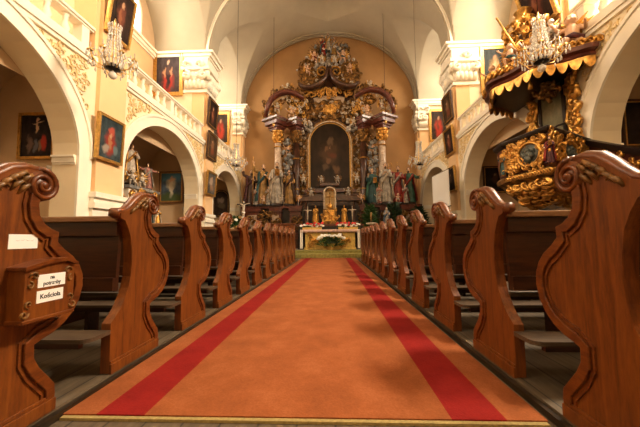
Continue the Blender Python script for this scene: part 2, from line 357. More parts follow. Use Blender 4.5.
for s in (-1, 1):
    sd = SIDE[s]
    struct('wall_'+sd+'_outer', sbox(MB(), s, OUT, OUT+.3, Y0, Y1, -.3, 12.2), CHAPEL)
    poly = [(Y0, -.04)]
    for c, a, z, h in ARCH: poly += [(c-a, -.04)] + arc(c, a, z, h) + [(c+a, -.04)]
    poly += [(Y1, -.04), (Y1, GAL), (Y0, GAL)]
    struct('wall_'+sd, MB().prism(poly, 0, X(s,W), X(s,W+.55)), PLASTER)
    struct('floor_gallery', sbox(MB(), s, W+.56, OUT-.01, Y0, Y1, GAL-.22, GAL-.06), PLASTER)
    struct('wall_'+sd+'_pier', sbox(MB(), s, W+.0, OUT-.01, Y0, 1.05, GAL+.0, SPR), PLASTER)
    for a, b in PIERS:
        struct('wall_'+sd+'_pier', sbox(MB(), s, W+.555, OUT-.01, a, b, -.04, SPR+.02), PLASTER)
        struct('wall_'+sd+'_pier', sbox(MB(), s, W, W+.55, a, b, GAL+.005, SPR+.02), PEACH)
    for k, (c, a, z, h) in enumerate(ARCH):                  # archivolts, jamb strips and imposts
        o = [(c-a-.34, .0)] + arc(c, a, z, h, 28, .34) + [(c+a+.34, .0)]; q = [(c-a, .0)] + arc(c, a, z, h, 28) + [(c+a, .0)]
        struct('trim_archivolt', MB().strip(o, q, 0, X(s,W), X(s,W-.05)), WHITE)
        o2 = arc(c, a, z, h, 28, .34); q2 = arc(c, a, z, h, 28, .27)
        struct('trim_archivolt', MB().strip(o2, q2, 0, X(s,W-.05), X(s,W-.085)), WHITE)
        for y in (c-a, c+a):
            m = MB()
            for z0, z1, d in ((z-.20, z-.15, .02), (z-.15, z-.04, .04), (z-.04, z, .07)):
                yy = (y, y+d) if y < c else (y-d, y)
                sbox(m, s, W+.02, W+.53, yy[0], yy[1], z0, z1)
            struct('trim_impost', m, WHITE)
        # chapel behind the arch: a barrel vault between the piers
        ca, cb = (1.0, 6.4) if k == 0 else ((7.45, 12.3) if k == 1 else (13.25, 17.55))
        cc, ch = (ca+cb)/2, (cb-ca)/2
        um, uh = (W+.56+OUT-.01)/2, (OUT-.01-W-.56)/2
        ov = [(X(s,W+.56), 4.79), (X(s,W+.56), 4.0)] + [(X(s,u), z) for u, z in arc(um, uh, 4.0, .74, 16)[1:-1]] + [(X(s,OUT-.01), 4.0), (X(s,OUT-.01), 4.79)]
        struct('ceiling_chapel', MB().prism(ov, 1, ca+.005, cb-.005), CHAPEL)
        for y0, y1 in ((ca, ca+.004), (cb-.004, cb)):
            struct('wall_'+sd+'_chapel', sbox(MB(), s, W+.56, OUT-.01, y0, y1, -.04, 4.78), CHAPEL)
    for k, (a, b) in enumerate(PIERS):
        # pilaster strip on the nave face, plinth and dado moulding
        m = MB(); sbox(m, s, W-.10, W, a+.10, min(b-.08, 18.1), GAL-.05, 7.10); sbox(m, s, W-.10, W, a+.10, min(b-.08, 18.1), 1.86, GAL-.05)
        struct('trim_pilaster', m, PEACH)
        m = MB()
        for z0, z1, d in ((0, .35, .17), (.35, 1.50, .13), (1.50, 1.62, .20), (1.62, 1.74, .16), (1.74, 1.86, .22)):
            sbox(m, s, W-d, W, a+.10-d*.5, min(b-.08+d*.5, 18.14), z0, z1)
        struct('trim_plinth', m, WHITE)
        # capital wrapped round the corner of the pier: two rows of leaves, volutes, abacus
        cw = .95 if k < 2 else .50
        m = MB(); y0, y1 = a-.08, min(b+.08, 18.14)
        sbox(m, s, W-.14, W+cw, y0, y1, 7.10, 7.22); sbox(m, s, W-.10, W+cw-.05, y0+.04, y1-.04, 7.22, 8.10)
        sbox(m, s, W-.24, W+cw+.05, y0-.08, min(y1+.08, 18.14), 8.10, 8.24)
        sbox(m, s, W-.16, W+cw+.05, y0-.03, min(y1+.03, 18.14), 8.24, 8.62)
        sx = -s
        for row, (zz, sz) in enumerate(((7.28, .30), (7.62, .30))):
            n = 5
            for i in range(n):
                y = y0+.06+(y1-y0-.12)*(i+.5*(row % 2)+.25)/n
                if y < y1: m.tube([(X(s,W-.10), y, zz), (X(s,W-.17), y, zz+sz*.6), (X(s,W-.27), y, zz+sz), (X(s,W-.25), y, zz+sz*.75)], [.10, .10, .06, .02], 6, 1)
            for i in range(5):
                u = W+.02+(cw-.1)/4.5*(i+.5*(row % 2))*.95
                m.tube([(X(s,u), y0+.04, zz), (X(s,u), y0-.03, zz+sz*.6), (X(s,u), y0-.13, zz+sz), (X(s,u), y0-.11, zz+sz*.75)], [.10, .10, .06, .02], 6, 1)
        for y in (y0+.05, y1-.1): m.curl((X(s,W-.2), y, 8.0), (0, 0, -1), (0, 1 if y > (a+b)/2 else -1, 0), .34, 1.3, .2)
        for u in (W+.0, W+cw-.2): m.curl((X(s,u), y0-.1, 8.0), (0, 0, -1), (1, 0, 0), .34, 1.3, .2, 1 if u > W+.3 else -1)
        m.curl((X(s,W+.30), y0-.05, 8.32), (1,0,0), (0,0,1), .3, 1.2, .22); m.curl((X(s,W+cw-.33), y0-.05, 8.32), (-1,0,0), (0,0,1), .3, 1.2, .22)
        struct('trim_capital', m, WHITE)
        # cornice
        m = MB()
        for z0, z1, d in ((8.62, 8.70, .22), (8.70, 8.84, .30), (8.84, 8.94, .40)):
            sbox(m, s, W-d, OUT-.02, a-d*.5, min(b+d*.5, 18.14), z0, z1)
        struct('trim_cornice', m, WHITE)
    for a, b, h in BAYS:
        m = MB()
        for z0, z1, d in ((8.62, 8.70, .08), (8.70, 8.84, .14), (8.84, 8.94, .22)): sbox(m, s, OUT-d, OUT-.005, a, b, z0, z1)
        struct('trim_cornice', m, WHITE)
        struct('wall_'+sd+'_gallery', sbox(MB(), s, OUT-.008, OUT-.002, a, b, GAL, 8.62), PEACH)
    # balustrades of the galleries, stucco bands and foliage in relief beneath them
    for k, ((a, b, h), (c, aw, z, ah)) in enumerate(zip(BAYS, ARCH)):
        m = MB(); sbox(m, s, W-.10, W, a+.0, b-.0, GAL-.16, GAL-.05); sbox(m, s, W-.06, W, a, b, GAL-.24, GAL-.16)
        struct('trim_string_course', m, WHITE)
        where = ['nearest the entrance', 'in the middle bay', 'beside the high altar'][k]
        bal = thing('balustrade', f'white gallery balustrade on the {sd} nave wall, {where}', 'balustrade', (X(s,W+.15), (a+b)/2, GAL), 0, 'gallery balustrades')
        L = (b-a)/2-.01
        MB().box(-.15, .15, -L, L, 0, .10).build('bottom_rail', WHITE, bal, bevel=.008)
        MB().box(-.17, .17, -L, L, .60, .66).box(-.13, .13, -L, L, .56, .60).build('top_rail', WHITE, bal, bevel=.008)
        n = 13 if k < 2 else 12; first = None
        for i in range(n):
            y = -L+2*L*(i+.5)/n
            if i % 6 == 0 and i: MB().box(-.11, .11, y-.10, y+.10, .10, .56).build('pedestal', WHITE, bal, bevel=.008); continue
            if first is None:
                first = MB().lathe([(.075,.10), (.075,.13), (.05,.15), (.075,.21), (.085,.27), (.055,.36), (.04,.42), (.06,.47), (.04,.50), (.075,.53), (.075,.56)], n=8).build('baluster', WHITE, bal); first.location = (0, y, 0)
            else:
                d = first.copy(); COL.objects.link(d); d.parent = bal; d.location = (0, y, 0)
        # relief foliage in the spandrels
        m = MB(); r = random.Random(11+k)
        top = GAL-.26
        def inside(y, zz, mg): 
            if not (a+.12+mg < y < b-.12-mg and zz < top-mg): return False
            if abs(y-c) >= aw+.36+mg: return zz > 2.75
            return zz > z + (ah+.36+mg)*sqrt(max(0, 1-((y-c)/(aw+.36+mg))**2)) if abs(y-c) < aw+.36+mg else True
        pts = []
        for _ in range(6000):
            y = r.uniform(a, b); zz = r.uniform(2.8, top); sz = r.uniform(.10, .26)
            if inside(y, zz, sz*.30) and all((y-p[0])**2+(zz-p[1])**2 > ((sz+p[2])*.35)**2 for p in pts):
                pts.append((y, zz, sz))
        for y, zz, sz in pts:
            th = r.uniform(0, 2*pi); hd = r.choice((-1, 1))
            m.curl((X(s,W-.012)+0, y-cos(th)*sz*.25, zz-sin(th)*sz*.25), (0, cos(th), sin(th)), (0, -sin(th), cos(th)), sz, 1.15, .10, hd, 1, 5, 1.3)
            m.ball((X(s,W-.01), y-cos(th)*sz*.30, zz-sin(th)*sz*.30), (.03, sz*.16, sz*.10), 6, 4)
        struct('trim_relief', m, OCHRE)
        # windows of the gallery
        cy = (a+b)/2; wn = {(-1,0):1, (-1,1):2, (-1,2):3, (1,0):4, (1,1):5, (1,2):6}[(s,k)]
        wd = thing(f'window_{wn}', f'tall bright window above the {sd} gallery, {where}', 'window', (X(s,OUT-.03), cy, 8.98)); wd['kind'] = 'structure'
        hw, hz = 1.25, min(1.75, h-.75)
        fr = MB().strip([(-hw-.12, 0)] + arc(0, hw, hz*.55, hz*.45, 12, .12) + [(hw+.12, 0)], [(-hw, 0)] + arc(0, hw, hz*.55, hz*.45, 12) + [(hw, 0)], 0, -.03, .03)
        fr.build('window_frame', WHITE, wd)
        gb = MB()
        for q in range(1, 5): gb.box(-.02, .02, -hw+2*hw*q/5-.015, -hw+2*hw*q/5+.015, 0, hz*.92)
        for q in range(1, 3): gb.box(-.02, .02, -hw, hw, hz*q/3-.015, hz*q/3+.015)
        gb.build('glazing_bars', WHITE, wd)
        MB().prism([(-hw, 0)] + arc(0, hw, hz*.55, hz*.45, 12) + [(hw, 0)], 0, s*.012, s*.02).build('pane', PANE, wd)

# the carpet with its red borders, and the fringe at its near end
cp = MB().box(-1.255, .925, 1.41, 12.42, -.044, -.026).build('carpet', carpetmat()); tag(cp, 'long orange carpet with two red stripes running up the aisle', 'carpet')
MB().box(-1.25, .92, 1.388, 1.41, -.044, -.032).build('fringe', plain('yellow fringe', (.34, .25, .09), .3, 60, .9), cp)['label'] = 'pale yellow fringe'
st = MB().box(X(-1,2.0), X(1,2.0), 12.40, 12.448, -.02, .121).box(X(-1,2.0), X(1,2.0), 12.40, 13.04, .121, .132).box(X(-1,2.0), X(1,2.0), 13.0, 13.048, .132, .241).box(X(-1,2.0), X(1,2.0), 13.0, 13.75, .241, .252).build('step_runner', plain('green gold runner', (.30, .26, .07), .4, 12, .9))
tag(st, 'olive and gold runner covering the two altar steps', 'carpet')

# ------------------------------------------------------------------ camera and light
cam_d = bpy.data.cameras.new('camera'); cam = bpy.data.objects.new('camera', cam_d); COL.objects.link(cam); scene.camera = cam
yaw, pitch, roll = .0398, .0833, -.0092
fw = Vector((-sin(yaw)*cos(pitch), cos(yaw)*cos(pitch), sin(pitch))); r_ = Vector((cos(yaw), sin(yaw), 0)); u_ = r_.cross(fw)
R2 = r_*cos(roll)+u_*sin(roll); U2 = -r_*sin(roll)+u_*cos(roll)
cam.matrix_world = Matrix(((R2.x, U2.x, -fw.x, 0), (R2.y, U2.y, -fw.y, 0), (R2.z, U2.z, -fw.z, .77), (0, 0, 0, 1)))
cam_d.sensor_width = 36; cam_d.lens = 300/640*36; cam_d.clip_start = .05
def area(name, loc, to, sx, sy, power, c):
    l = bpy.data.lights.new(name, 'AREA'); l.shape = 'RECTANGLE'; l.size = sx; l.size_y = sy; l.energy = power; l.color = c
    o = bpy.data.objects.new(name, l); COL.objects.link(o); o.location = loc
    o.rotation_euler = (Vector(to)-Vector(loc)).to_track_quat('-Z', 'Y').to_euler(); return o
for s in (-1, 1):
    for k, (a, b, h) in enumerate(BAYS):
        cy = (a+b)/2
        area('daylight', (X(s,OUT-.15), cy, 9.75), ((X(-s,3.0), cy-.4, 3.0) if k < 2 else (XC, 15.6, 3.0)), 2.3, 1.4, ((2300, 400, 230)[k] if s > 0 else (260, 210, 210)[k]), (1, .83, .61))
area('entrance_fill', (XC, Y0+.1, 8.0), (XC, 12, 4.5), 4.5, 5.0, 380, (1, .80, .55))  # added soft fill from behind the camera; the entrance wall has no window
wl = bpy.data.worlds.new('world'); scene.world = wl; wl.use_nodes = True
wl.node_tree.nodes['Background'].inputs[0].default_value = (1, .8, .55, 1); wl.node_tree.nodes['Background'].inputs[1].default_value = .3
scene.view_settings.view_transform = 'Standard'; scene.view_settings.look = 'None'; scene.view_settings.gamma = 1; scene.view_settings.use_curve_mapping = False
scene.view_settings.exposure = 0.38
# ------------------------------------------------------------------ pews
FRONT = [(.010,0), (.010,.07), (.004,.12), (-.035,.17), (-.075,.22), (-.102,.27), (-.105,.325), (-.075,.337), (-.02,.352), (.035,.38), (.08,.42), (.115,.475), (.132,.54), (.128,.60), (.105,.65), (.065,.695), (.015,.73), (-.022,.765), (-.020,.812), (-.060,.826), (-.095,.85), (-.118,.885), (-.125,.93), (-.118,.97)]
BACK = [(-.455,0), (-.460,.285), (-.425,.315), (-.385,.355), (-.350,.41), (-.322,.47), (-.304,.54), (-.298,.62), (-.303,.70), (-.318,.79), (-.345,.85), (-.375,.895), (-.42,.91)]
CAPP = [(-.415,.925), (-.437,.937), (-.435,.958), (-.40,.962), (-.355,.975), (-.315,1.005), (-.275,1.045), (-.23,1.08), (-.175,1.097), (-.12,1.097)]
TOP = [(-.42,.94), (-.36,.96), (-.30,1.01), (-.25,1.055), (-.19,1.08), (-.13,1.08), (-.08,1.04), (-.09,.98)]
def inset(line, d):
    out = []
    for i, p in enumerate(line):
        a, b = line[max(i-1, 0)], line[min(i+1, len(line)-1)]; tx, ty = b[0]-a[0], b[1]-a[1]; l = math.hypot(tx, ty) or 1
        out.append((p[0]-ty/l*d, p[1]+tx/l*d))
    return out
SC = (-.112, 1.018)       # centre of the volute
def spiral(n=34, r0=.072, turns=2.1):
    return [(SC[0]+(r0*(1-.93*(i/n)))*cos(pi*.52-turns*2*pi*i/n), SC[1]+(r0*(1-.93*(i/n)))*sin(pi*.52-turns*2*pi*i/n)) for i in range(n+1)]
PEWLEN = 3.25
def make_pew(s, label):
    """s = side of the aisle; the aisle face of the bench end is x = 0"""
    t = thing('church_pew', label, 'pew', (0,0,0), 0, f'pews {SIDE[s]} of the carpet')
    def end(at, full):
        body = FRONT[:-1] + [(-.118,.985)] + TOP[::-1] + BACK[::-1]
        poly = [(y, z) for y, z in FRONT] + TOP[::-1] + BACK[::-1]
        e = MB().prism(poly, 0, at, at+s*.055).build('bench_end', PEW, t, bevel=.004)
        fr = FRONT[1:]; ins = inset(fr, .042); ins2 = inset(fr, .055)
        MB().strip(fr, ins, 0, at-s*.013, at+s*.001).build('edge_moulding', CAPWOOD, e, bevel=.003)
        if full:
            MB().strip([(p[0], p[1]) for p in inset(fr, .054)], inset(fr, .064), 0, at-s*.007, at+s*.001).build('bead', CAPWOOD, e)
        MB().box(at-s*.016, at, -.462, .014, 0, .055).box(at-s*.010, at, -.460, .012, .055, .072).build('skirting', PEW, e, bevel=.003)
        xm = at+s*.030
        c = MB().tube([(xm, y, z-.010) for y, z in CAPP] , [.015, .024, .025, .020, .019, .021, .022, .023, .023, .020], 10, 1.45, up=(1,0,0))
        c.build('top_scroll', CAPWOOD, e)
        v = MB(); sp = spiral()
        v.tube([(xm, y, z) for y, z in sp[:14]], [.019]*14, 8, 2.2, up=(1,0,0))
        v.lathe([(.064, -.040), (.064, .040)], n=18)
        # turn the drum on its side and move it home
        k = len(v.V)-36; v.V[k:] = [(xm+z, SC[0]+x, SC[1]+y) for x, y, z in v.V[k:]]
        for sg in (-1, 1):
            v.tube([(xm+sg*(.036+.012*i/34), y, z) for i, (y, z) in enumerate(sp)], [.0135*(1-.45*i/34) for i in range(35)], 7)
            v.ball((xm+sg*.044, SC[0], SC[1]), (.014, .018, .018), 10, 7)
        v.build('volute', CAPWOOD, e)
        lf = MB()
        for sg in (-1, 1):
            for i, (y, z, sz) in enumerate([(-.19, 1.035, .05), (-.215, 1.045, .05), (-.24, 1.03, .05), (-.265, 1.01, .045), (-.29, .985, .04), (-.32, .965, .035), (-.195, .995, .045), (-.225, 1.005, .04)]):
                xx = xm+sg*(.030 if sg*s < 0 else .034)
                lf.tube([(xx, y-.012, z-.025), (xx+sg*.012, y, z), (xx+sg*.004, y+.03, z+.018), (xx+sg*.010, y+.042, z+.004)], [.006, .012, .010, .004], 5, 1)
        lf.build('carved_leaves', CARVED, e)['label'] = 'carved leaves with a gold tint'
        return e
    end(0, True)
    far = end(s*PEWLEN, False)
    a, b = s*.05, s*PEWLEN
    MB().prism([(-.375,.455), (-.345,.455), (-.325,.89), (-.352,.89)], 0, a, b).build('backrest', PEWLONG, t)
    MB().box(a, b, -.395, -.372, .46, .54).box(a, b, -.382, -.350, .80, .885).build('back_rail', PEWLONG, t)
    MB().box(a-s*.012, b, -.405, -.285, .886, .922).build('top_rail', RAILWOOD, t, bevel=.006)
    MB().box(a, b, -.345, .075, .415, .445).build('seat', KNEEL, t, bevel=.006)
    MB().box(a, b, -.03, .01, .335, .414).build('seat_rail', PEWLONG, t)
    for q in (.36, .70):
        MB().prism([(-.345, 0), (.0, 0), (.0, .334), (-.03, .414), (-.345, .414)], 0, s*PEWLEN*q, s*(PEWLEN*q+.035)).build('support', PEWLONG, t)
    # kneeler fixed behind the back, with a rounded end
    kn = [(s*(-.005), -.462)]
    kn += [(s*(.045-.05*cos(pi/2*i/6)), -.585-.05*sin(pi/2*i/6)) for i in range(7)] + [(b, -.635), (b, -.462)]
    MB().prism(kn, 2, .228, .25).build('kneeler', KNEEL, t, bevel=.006)
    MB().box(a+s*.02, b, -.60, -.57, .19, .2275).build('kneeler_rail', PEWLONG, t)
    for q in (.22, .58, .95): MB().box(s*PEWLEN*q, s*(PEWLEN*q+.03), -.58, -.462, .0, .2275).build('kneeler_leg', PEWLONG, t)
    return t
PX = {-1: -1.298, 1: .997}; PY0 = 2.208-.8213
for s in (-1, 1):
    for k in range(12):
        extra = {(-1,0): ', holding the alms box'}.get((s,k), '')
        lab = f'carved oak pew {SIDE[s]} of the carpet, ' + ('nearest of its row' if k == 0 else ('last one before the altar steps' if k == 11 else f'{ORD[k]} from the nearest')) + extra
        loc = (PX[s], PY0+.8213*k, 0)
        if k == 0: base = make_pew(s, lab); base.location = loc
        else: dup(base, loc, label=lab)
# alms box and papers on the nearest left pew
def text(body, name, size, mat, parent, loc, rot, sx=1.0):
    cu = bpy.data.curves.new('tmp', 'FONT'); cu.body = body; cu.size = size; cu.align_x = 'CENTER'; cu.align_y = 'CENTER'; cu.extrude = .0004
    cu.offset = .0006
    o = bpy.data.objects.new('tmp', cu); COL.objects.link(o); dg = bpy.context.evaluated_depsgraph_get()
    me = bpy.data.meshes.new_from_object(o.evaluated_get(dg)); bpy.data.objects.remove(o)
    q = meshobj(name, me, mat, parent); q.location = loc; q.rotation_euler = rot; q.scale = (sx, 1, 1); return q
ax = -1.298
box = thing('alms_box', 'wooden alms box with two white name plates fixed on the nearest left pew', 'alms box', (ax, 1.28, .45))
MB().prism([(-.115,0), (.115,0), (.115,.205), (.06,.228), (-.02,.222), (-.115,.200)], 0, .0, .072).build('body', PEW, box, bevel=.004)
MB().prism([(-.125,.200), (-.02,.224), (.06,.230), (.122,.207), (.122,.222), (.06,.246), (-.02,.240), (-.125,.216)], 0, -.0, .085).build('lid', CAPWOOD, box, bevel=.004)
MB().box(.0, .078, -.12, .12, -.012, .004).build('base', CAPWOOD, box, bevel=.003)
cm = MB()
for y, z, hd in ((-.095,.175,1), (.095,.185,-1), (-.095,.03,-1), (.095,.03,1)):
    cm.curl((.073, y, z), (0, hd, 0), (0, 0, 1 if z > .1 else -1), .034, 1.1, .13, 1)
    cm.curl((.073, y, z+(.02 if z < .1 else -.02)), (0, 0, -1 if z > .1 else 1), (0, hd, 0), .03, 1.1, .12, 1)
cm.build('carved_leaves', CARVED, box)
for y0, y1, z0, z1, lines in ((-.062,.065,.125,.179, ['na', 'potrzeby']), (-.064,.058,.062,.112, ['Kościoła'])):
    pl = MB().box(.0715, .0745, y0, y1, z0, z1).build('name_plate', PAPER, box); pl['label'] = 'white plate reading ' + ' '.join(lines)
    for i, ln in enumerate(lines):
        zc = (z0+z1)/2+(.012-.024*i if len(lines) > 1 else 0)
        text(ln, 'lettering', .023 if len(lines) > 1 else .027, INK, pl, (.0748, (y0+y1)/2, zc), (pi/2, 0, pi/2), .98)
pn = tag(MB().box(ax+.0005, ax+.0025, 1.155, 1.275, .739, .799).build('paper_note', PAPER), 'blank looking white paper note stuck on the nearest left pew', 'note')
sc = MB(); r = random.Random(3)
for i in range(4):
    y = 1.185+.02*i; sc.tube([(ax+.0028, y, .775+r.uniform(-.003,.003)), (ax+.0028, y+.006, .772), (ax+.0028, y+.013, .776+r.uniform(-.004,.004))], .0008, 4)
sc.build('handwriting', FADED, pn)

# ------------------------------------------------------------------ pictures on the walls
def picture(label, w, h, mat, frame, loc, rz, tilt=.10, fw_=.10, group='framed paintings', arched=False, name='painting'):
    t = thing(name, label, 'painting', loc, rz, group, tilt)
    hw = w/2
    if arched:
        o = [(-hw, 0)] + arc(0, hw, h-hw, hw, 20) + [(hw, 0)]; i_ = [(-hw+fw_, fw_)] + arc(0, hw-fw_, h-hw, hw-fw_, 20) + [(hw-fw_, fw_)]
    else:
        o = [(-hw, 0), (-hw, h), (hw, h), (hw, 0), (-hw, 0)]; k = fw_; i_ = [(-hw+k, k), (-hw+k, h-k), (hw-k, h-k), (hw-k, k), (-hw+k, k)]
    if arched: o.append(o[0]); i_.append(i_[0])
    m = MB().strip(o, i_, 1, -.07, 0)
    mid = [((a[0]*.35+b[0]*.65), (a[1]*.35+b[1]*.65)) for a, b in zip(o, i_)]
    m.strip(o, [((a[0]*.7+b[0]*.3), (a[1]*.7+b[1]*.3)) for a, b in zip(o, i_)], 1, -.085, -.07)
    fo = m.build('frame', frame, t, bevel=.006)
    MB().strip(mid, i_, 1, -.078, -.0701).build('gilt_slip', FRAMEG, t)
    MB().prism(i_[:-1] , 1, -.05, -.035).build('canvas', mat, t)
    return t
DK = (.030, .016, .012)
LFT, RGT = pi/2, -pi/2
wl_, wr_ = X(-1,W-.12), X(1,W-.12)
flesh = (.50,.28,.16)
P1 = painting('saint on blue', (.035,.05,.055), [(.5,.40,.26,.32,(.26,.030,.018)), (.48,.40,.09,.20,(.36,.15,.07)), (.5,.72,.16,.12,(.42,.08,.05)), (.52,.60,.07,.07,flesh), (.3,.25,.14,.12,(.30,.24,.20)), (.75,.28,.12,.12,(.12,.16,.16))])
P2 = painting('dark saint', DK, [(.5,.45,.22,.34,(.16,.05,.03)), (.5,.74,.08,.08,flesh), (.45,.45,.08,.2,(.28,.10,.05))])
P3 = painting('woman in red', (.06,.045,.05), [(.5,.30,.26,.32,(.42,.045,.035)), (.5,.35,.11,.30,(.04,.025,.03)), (.5,.58,.13,.13,(.10,.06,.06)), (.5,.80,.075,.075,(.65,.45,.32)), (.36,.52,.06,.14,flesh), (.64,.52,.06,.14,flesh)])
P4 = painting('brown scene', (.07,.040,.022), [(.5,.55,.2,.25,(.24,.12,.06)), (.55,.3,.25,.16,(.20,.06,.03)), (.45,.72,.08,.06,flesh)])
P5 = painting('grey scene', (.12,.10,.085), [(.45,.6,.22,.22,(.42,.30,.22)), (.55,.30,.28,.16,(.30,.17,.10)), (.5,.78,.1,.08,flesh)])
P6 = painting('red robe', (.045,.03,.022), [(.5,.40,.28,.34,(.45,.05,.03)), (.45,.5,.10,.22,(.20,.05,.03)), (.5,.77,.09,.08,flesh)])
P7 = painting('crucified figure', (.022,.016,.016), [(.5,.72,.05,.16,(.50,.33,.20)), (.5,.82,.17,.025,(.42,.27,.17)), (.5,.90,.05,.04,(.45,.28,.17)), (.28,.30,.10,.22,(.16,.10,.08)), (.72,.34,.10,.20,(.34,.04,.025)), (.46,.26,.07,.16,(.12,.12,.14)), (.60,.25,.07,.16,(.20,.13,.08))])
P8 = painting('ascending figure', (.07,.10,.14), [(.5,.95,.7,.30,(.08,.22,.33)), (.5,.12,.7,.22,(.07,.10,.04)), (.5,.62,.26,.24,(.42,.40,.30)), (.5,.48,.12,.34,(.62,.55,.42)), (.5,.76,.20,.06,(.60,.36,.22)), (.5,.86,.065,.055,flesh)])
P9 = painting('dark night scene', (.018,.012,.010), [(.5,.55,.16,.25,(.06,.03,.02)), (.5,.72,.07,.05,(.20,.12,.07))])
P10 = painting('arched dark scene', (.035,.022,.016), [(.48,.62,.26,.12,(.22,.15,.10)), (.52,.40,.30,.14,(.10,.07,.04))])
P11 = painting('saint in white', (.05,.06,.065), [(.5,.42,.26,.38,(.55,.36,.16)), (.5,.40,.13,.30,(.72,.60,.42)), (.5,.80,.09,.08,flesh)])
picture('painting of a red clad group on blue, low on the nearest left pier', .84, 1.08, P1, FRAMEG, (wl_, 6.80, 2.63), LFT, .03, .06)
picture('gold framed dark painting high on the left pier, behind the near chandelier', .82, 1.30, P2, FRAMEG, (wl_, 6.88, 5.74), LFT, .12, .07)
picture('gold framed painting of a red skirted woman beside the left capital', 1.32, 2.0, P3, FRAMEG, (-7.02, 12.26, 6.98), 0, .02, .15)
z3 = [(5.72, 1.22), (4.27, 1.17), (2.68, 1.04)]
for (z, h), m, nm, fr in zip(z3, (P2, P4, P5), ('topmost', 'middle one', 'lowest'), (FRAMED, FRAMED, FRAMEG)):
    picture(f'slim painting on the second left pier, {nm} of its three', .98, h, m, fr, (wl_, 12.78-.02, z), LFT, .07, .08)
for (z, h), m, nm, fr in zip(z3, (P4, P2, P9), ('topmost', 'middle one', 'lowest'), (FRAMED, FRAMEG, FRAMEG)):
    picture(f'slim painting on the second right pier, {nm} of its three', .98, h, m, fr, (wr_, 12.78-.02, z), RGT, .07, .08)
picture('gold framed painting of a red robed saint beside the far left capital', 1.10, 2.0, P6, FRAMEG, (-6.68, 17.52, 6.48), 0, .02, .13)
picture('gold framed painting of a red robed saint beside the far right capital', 1.10, 1.95, P6, FRAMEG, (6.35, 17.52, 6.38), 0, .02, .13)
picture('gold framed painting of a pale robed saint beside the right capital', 1.22, 2.0, P11, FRAMEG, (6.85, 12.26, 6.72), 0, .02, .15)
picture('gold framed painting of a crucifixion inside the nearest left arch', .86, 1.06, P7, FRAMEG, (-6.60, 6.37, 2.60), 0, .02, .06)
picture('painting of a pale figure rising into blue sky inside the middle left arch', 1.04, 1.34, P8, FRAMEB, (-6.72, 12.26, 2.31), 0, .02, .09)
picture('nearly black painting with arched top inside the far left arch', 1.0, 1.62, P10, FRAMED, (-6.56, 17.50, 2.09), 0, .02, .08, arched=True)
picture('nearly black painting inside the middle right arch, left of the pulpit', .92, 1.10, P9, FRAMED, (6.58, 12.26, 2.52), 0, .02, .07)
picture('dark painting inside the nearest right arch, behind the pulpit', 1.15, 1.02, P9, FRAMED, (6.62, 6.37, 2.58), 0, .02, .07)
picture('gold framed dark painting high on the right pier, above the pulpit canopy', .98, 1.30, P2, FRAMEG, (wr_, 6.93, 5.70), RGT, .26, .10)

# ------------------------------------------------------------------ chandeliers (origin at the tip of the lowest drop)
def make_chandelier(label, loc):
    t = thing('chandelier', label, 'chandelier', loc, 0, 'crystal chandeliers')
    MB().lathe([(.012,.16), (.03,.2), (.05,.26), (.02,.34), (.035,.45), (.015,.55), (.03,.75), (.012,.9), (.05,.98), (.06,1.03), (.02,1.06), (.03,1.12), (.008,1.22)], n=10).build('stem', BRASS, t)
    MB().lathe([(.02,.17), (.12,.20), (.14,.24), (.10,.28), (.03,.29)], n=16).build('receiver_bowl', IRON, t)
    m = MB()
    for R, z in ((.09, 1.02), (.17, .36)):
        m.tube([(R*cos(2*pi*i/20), R*sin(2*pi*i/20), z) for i in range(21)], .008, 6)
    m.build('hoops', BRASS, t)
    cr = MB()
    for i in range(12):
        q = i/11; R = .09+.08*q**2; z = 1.02-.66*q
        cr.ball((R, 0, z), (.014+.006*(i % 2), .014+.006*(i % 2), .032), 5, 4)
    cr.ball((.11, 0, 1.05), (.014,.014,.035), 5, 4); cr.tube([(.17,0,.36), (.15,0,.27), (.13,0,.20)], [.014,.018,.02], 5)
    st0 = cr.build('crystal_strand', CRYSTAL, t)
    for k in range(1, 14):
        d = st0.copy(); COL.objects.link(d); d.parent = t; d.rotation_euler.z = 2*pi*k/14
    MB().ball((0,0,.075), (.075,.075,.075), 8, 6).ball((0,0,.155), (.02,.02,.02), 6, 4).build('crystal_ball', CRYSTAL, t)
    for k in range(8):
        a = 2*pi*k/8+.2; c, s_ = cos(a), sin(a)
        ar = MB().tube([(.05*c,.05*s_,.26), (.16*c,.16*s_,.19), (.27*c,.27*s_,.22), (.35*c,.35*s_,.33), (.37*c,.37*s_,.38)], [.010,.010,.010,.009,.009], 6)
        ar.lathe([(.01,.375), (.05,.385), (.055,.40), (.02,.41), (.022,.44)], (.37*c,.37*s_,0), 8)
        a_o = ar.build('arm', BRASS, t)
        MB().lathe([(.013,.42), (.013,.53), (.004,.55)], (.37*c,.37*s_,0), 6).build('candle', IVORY, a_o)
        d = MB()
        for j in range(6):
            b = 2*pi*j/6; d.ball((.37*c+.055*cos(b), .37*s_+.055*sin(b), .345), (.012,.012,.036), 5, 4)
        d.ball((.30*c,.30*s_,.17), (.016,.016,.045), 5, 4); d.ball((.37*c,.37*s_,.27), (.018,.018,.05), 5, 4); d.ball((.43*c,.43*s_,.30), (.013,.013,.04), 5, 4); d.ball((.22*c,.22*s_,.44), (.013,.013,.04), 5, 4); d.ball((.30*c,.30*s_,.47), (.014,.014,.04), 5, 4)
        d.tube([(.17*c,.17*s_,.40), (.26*c,.26*s_,.46), (.34*c,.34*s_,.44)], .007, 5)
        d.build('crystal_drops', CRYSTAL, a_o)
    return t
def hang(t, z):
    x, y = t.location.x, t.location.y
    MB().tube([(0,0,1.2), (0,0,vault_z(x, y)-z+.01)], .007, 5).build('suspension_wire', IRON, t)
c0 = make_chandelier('crystal chandelier hanging in front of the left pier, large and near', (-4.13, 5.3, 3.82))
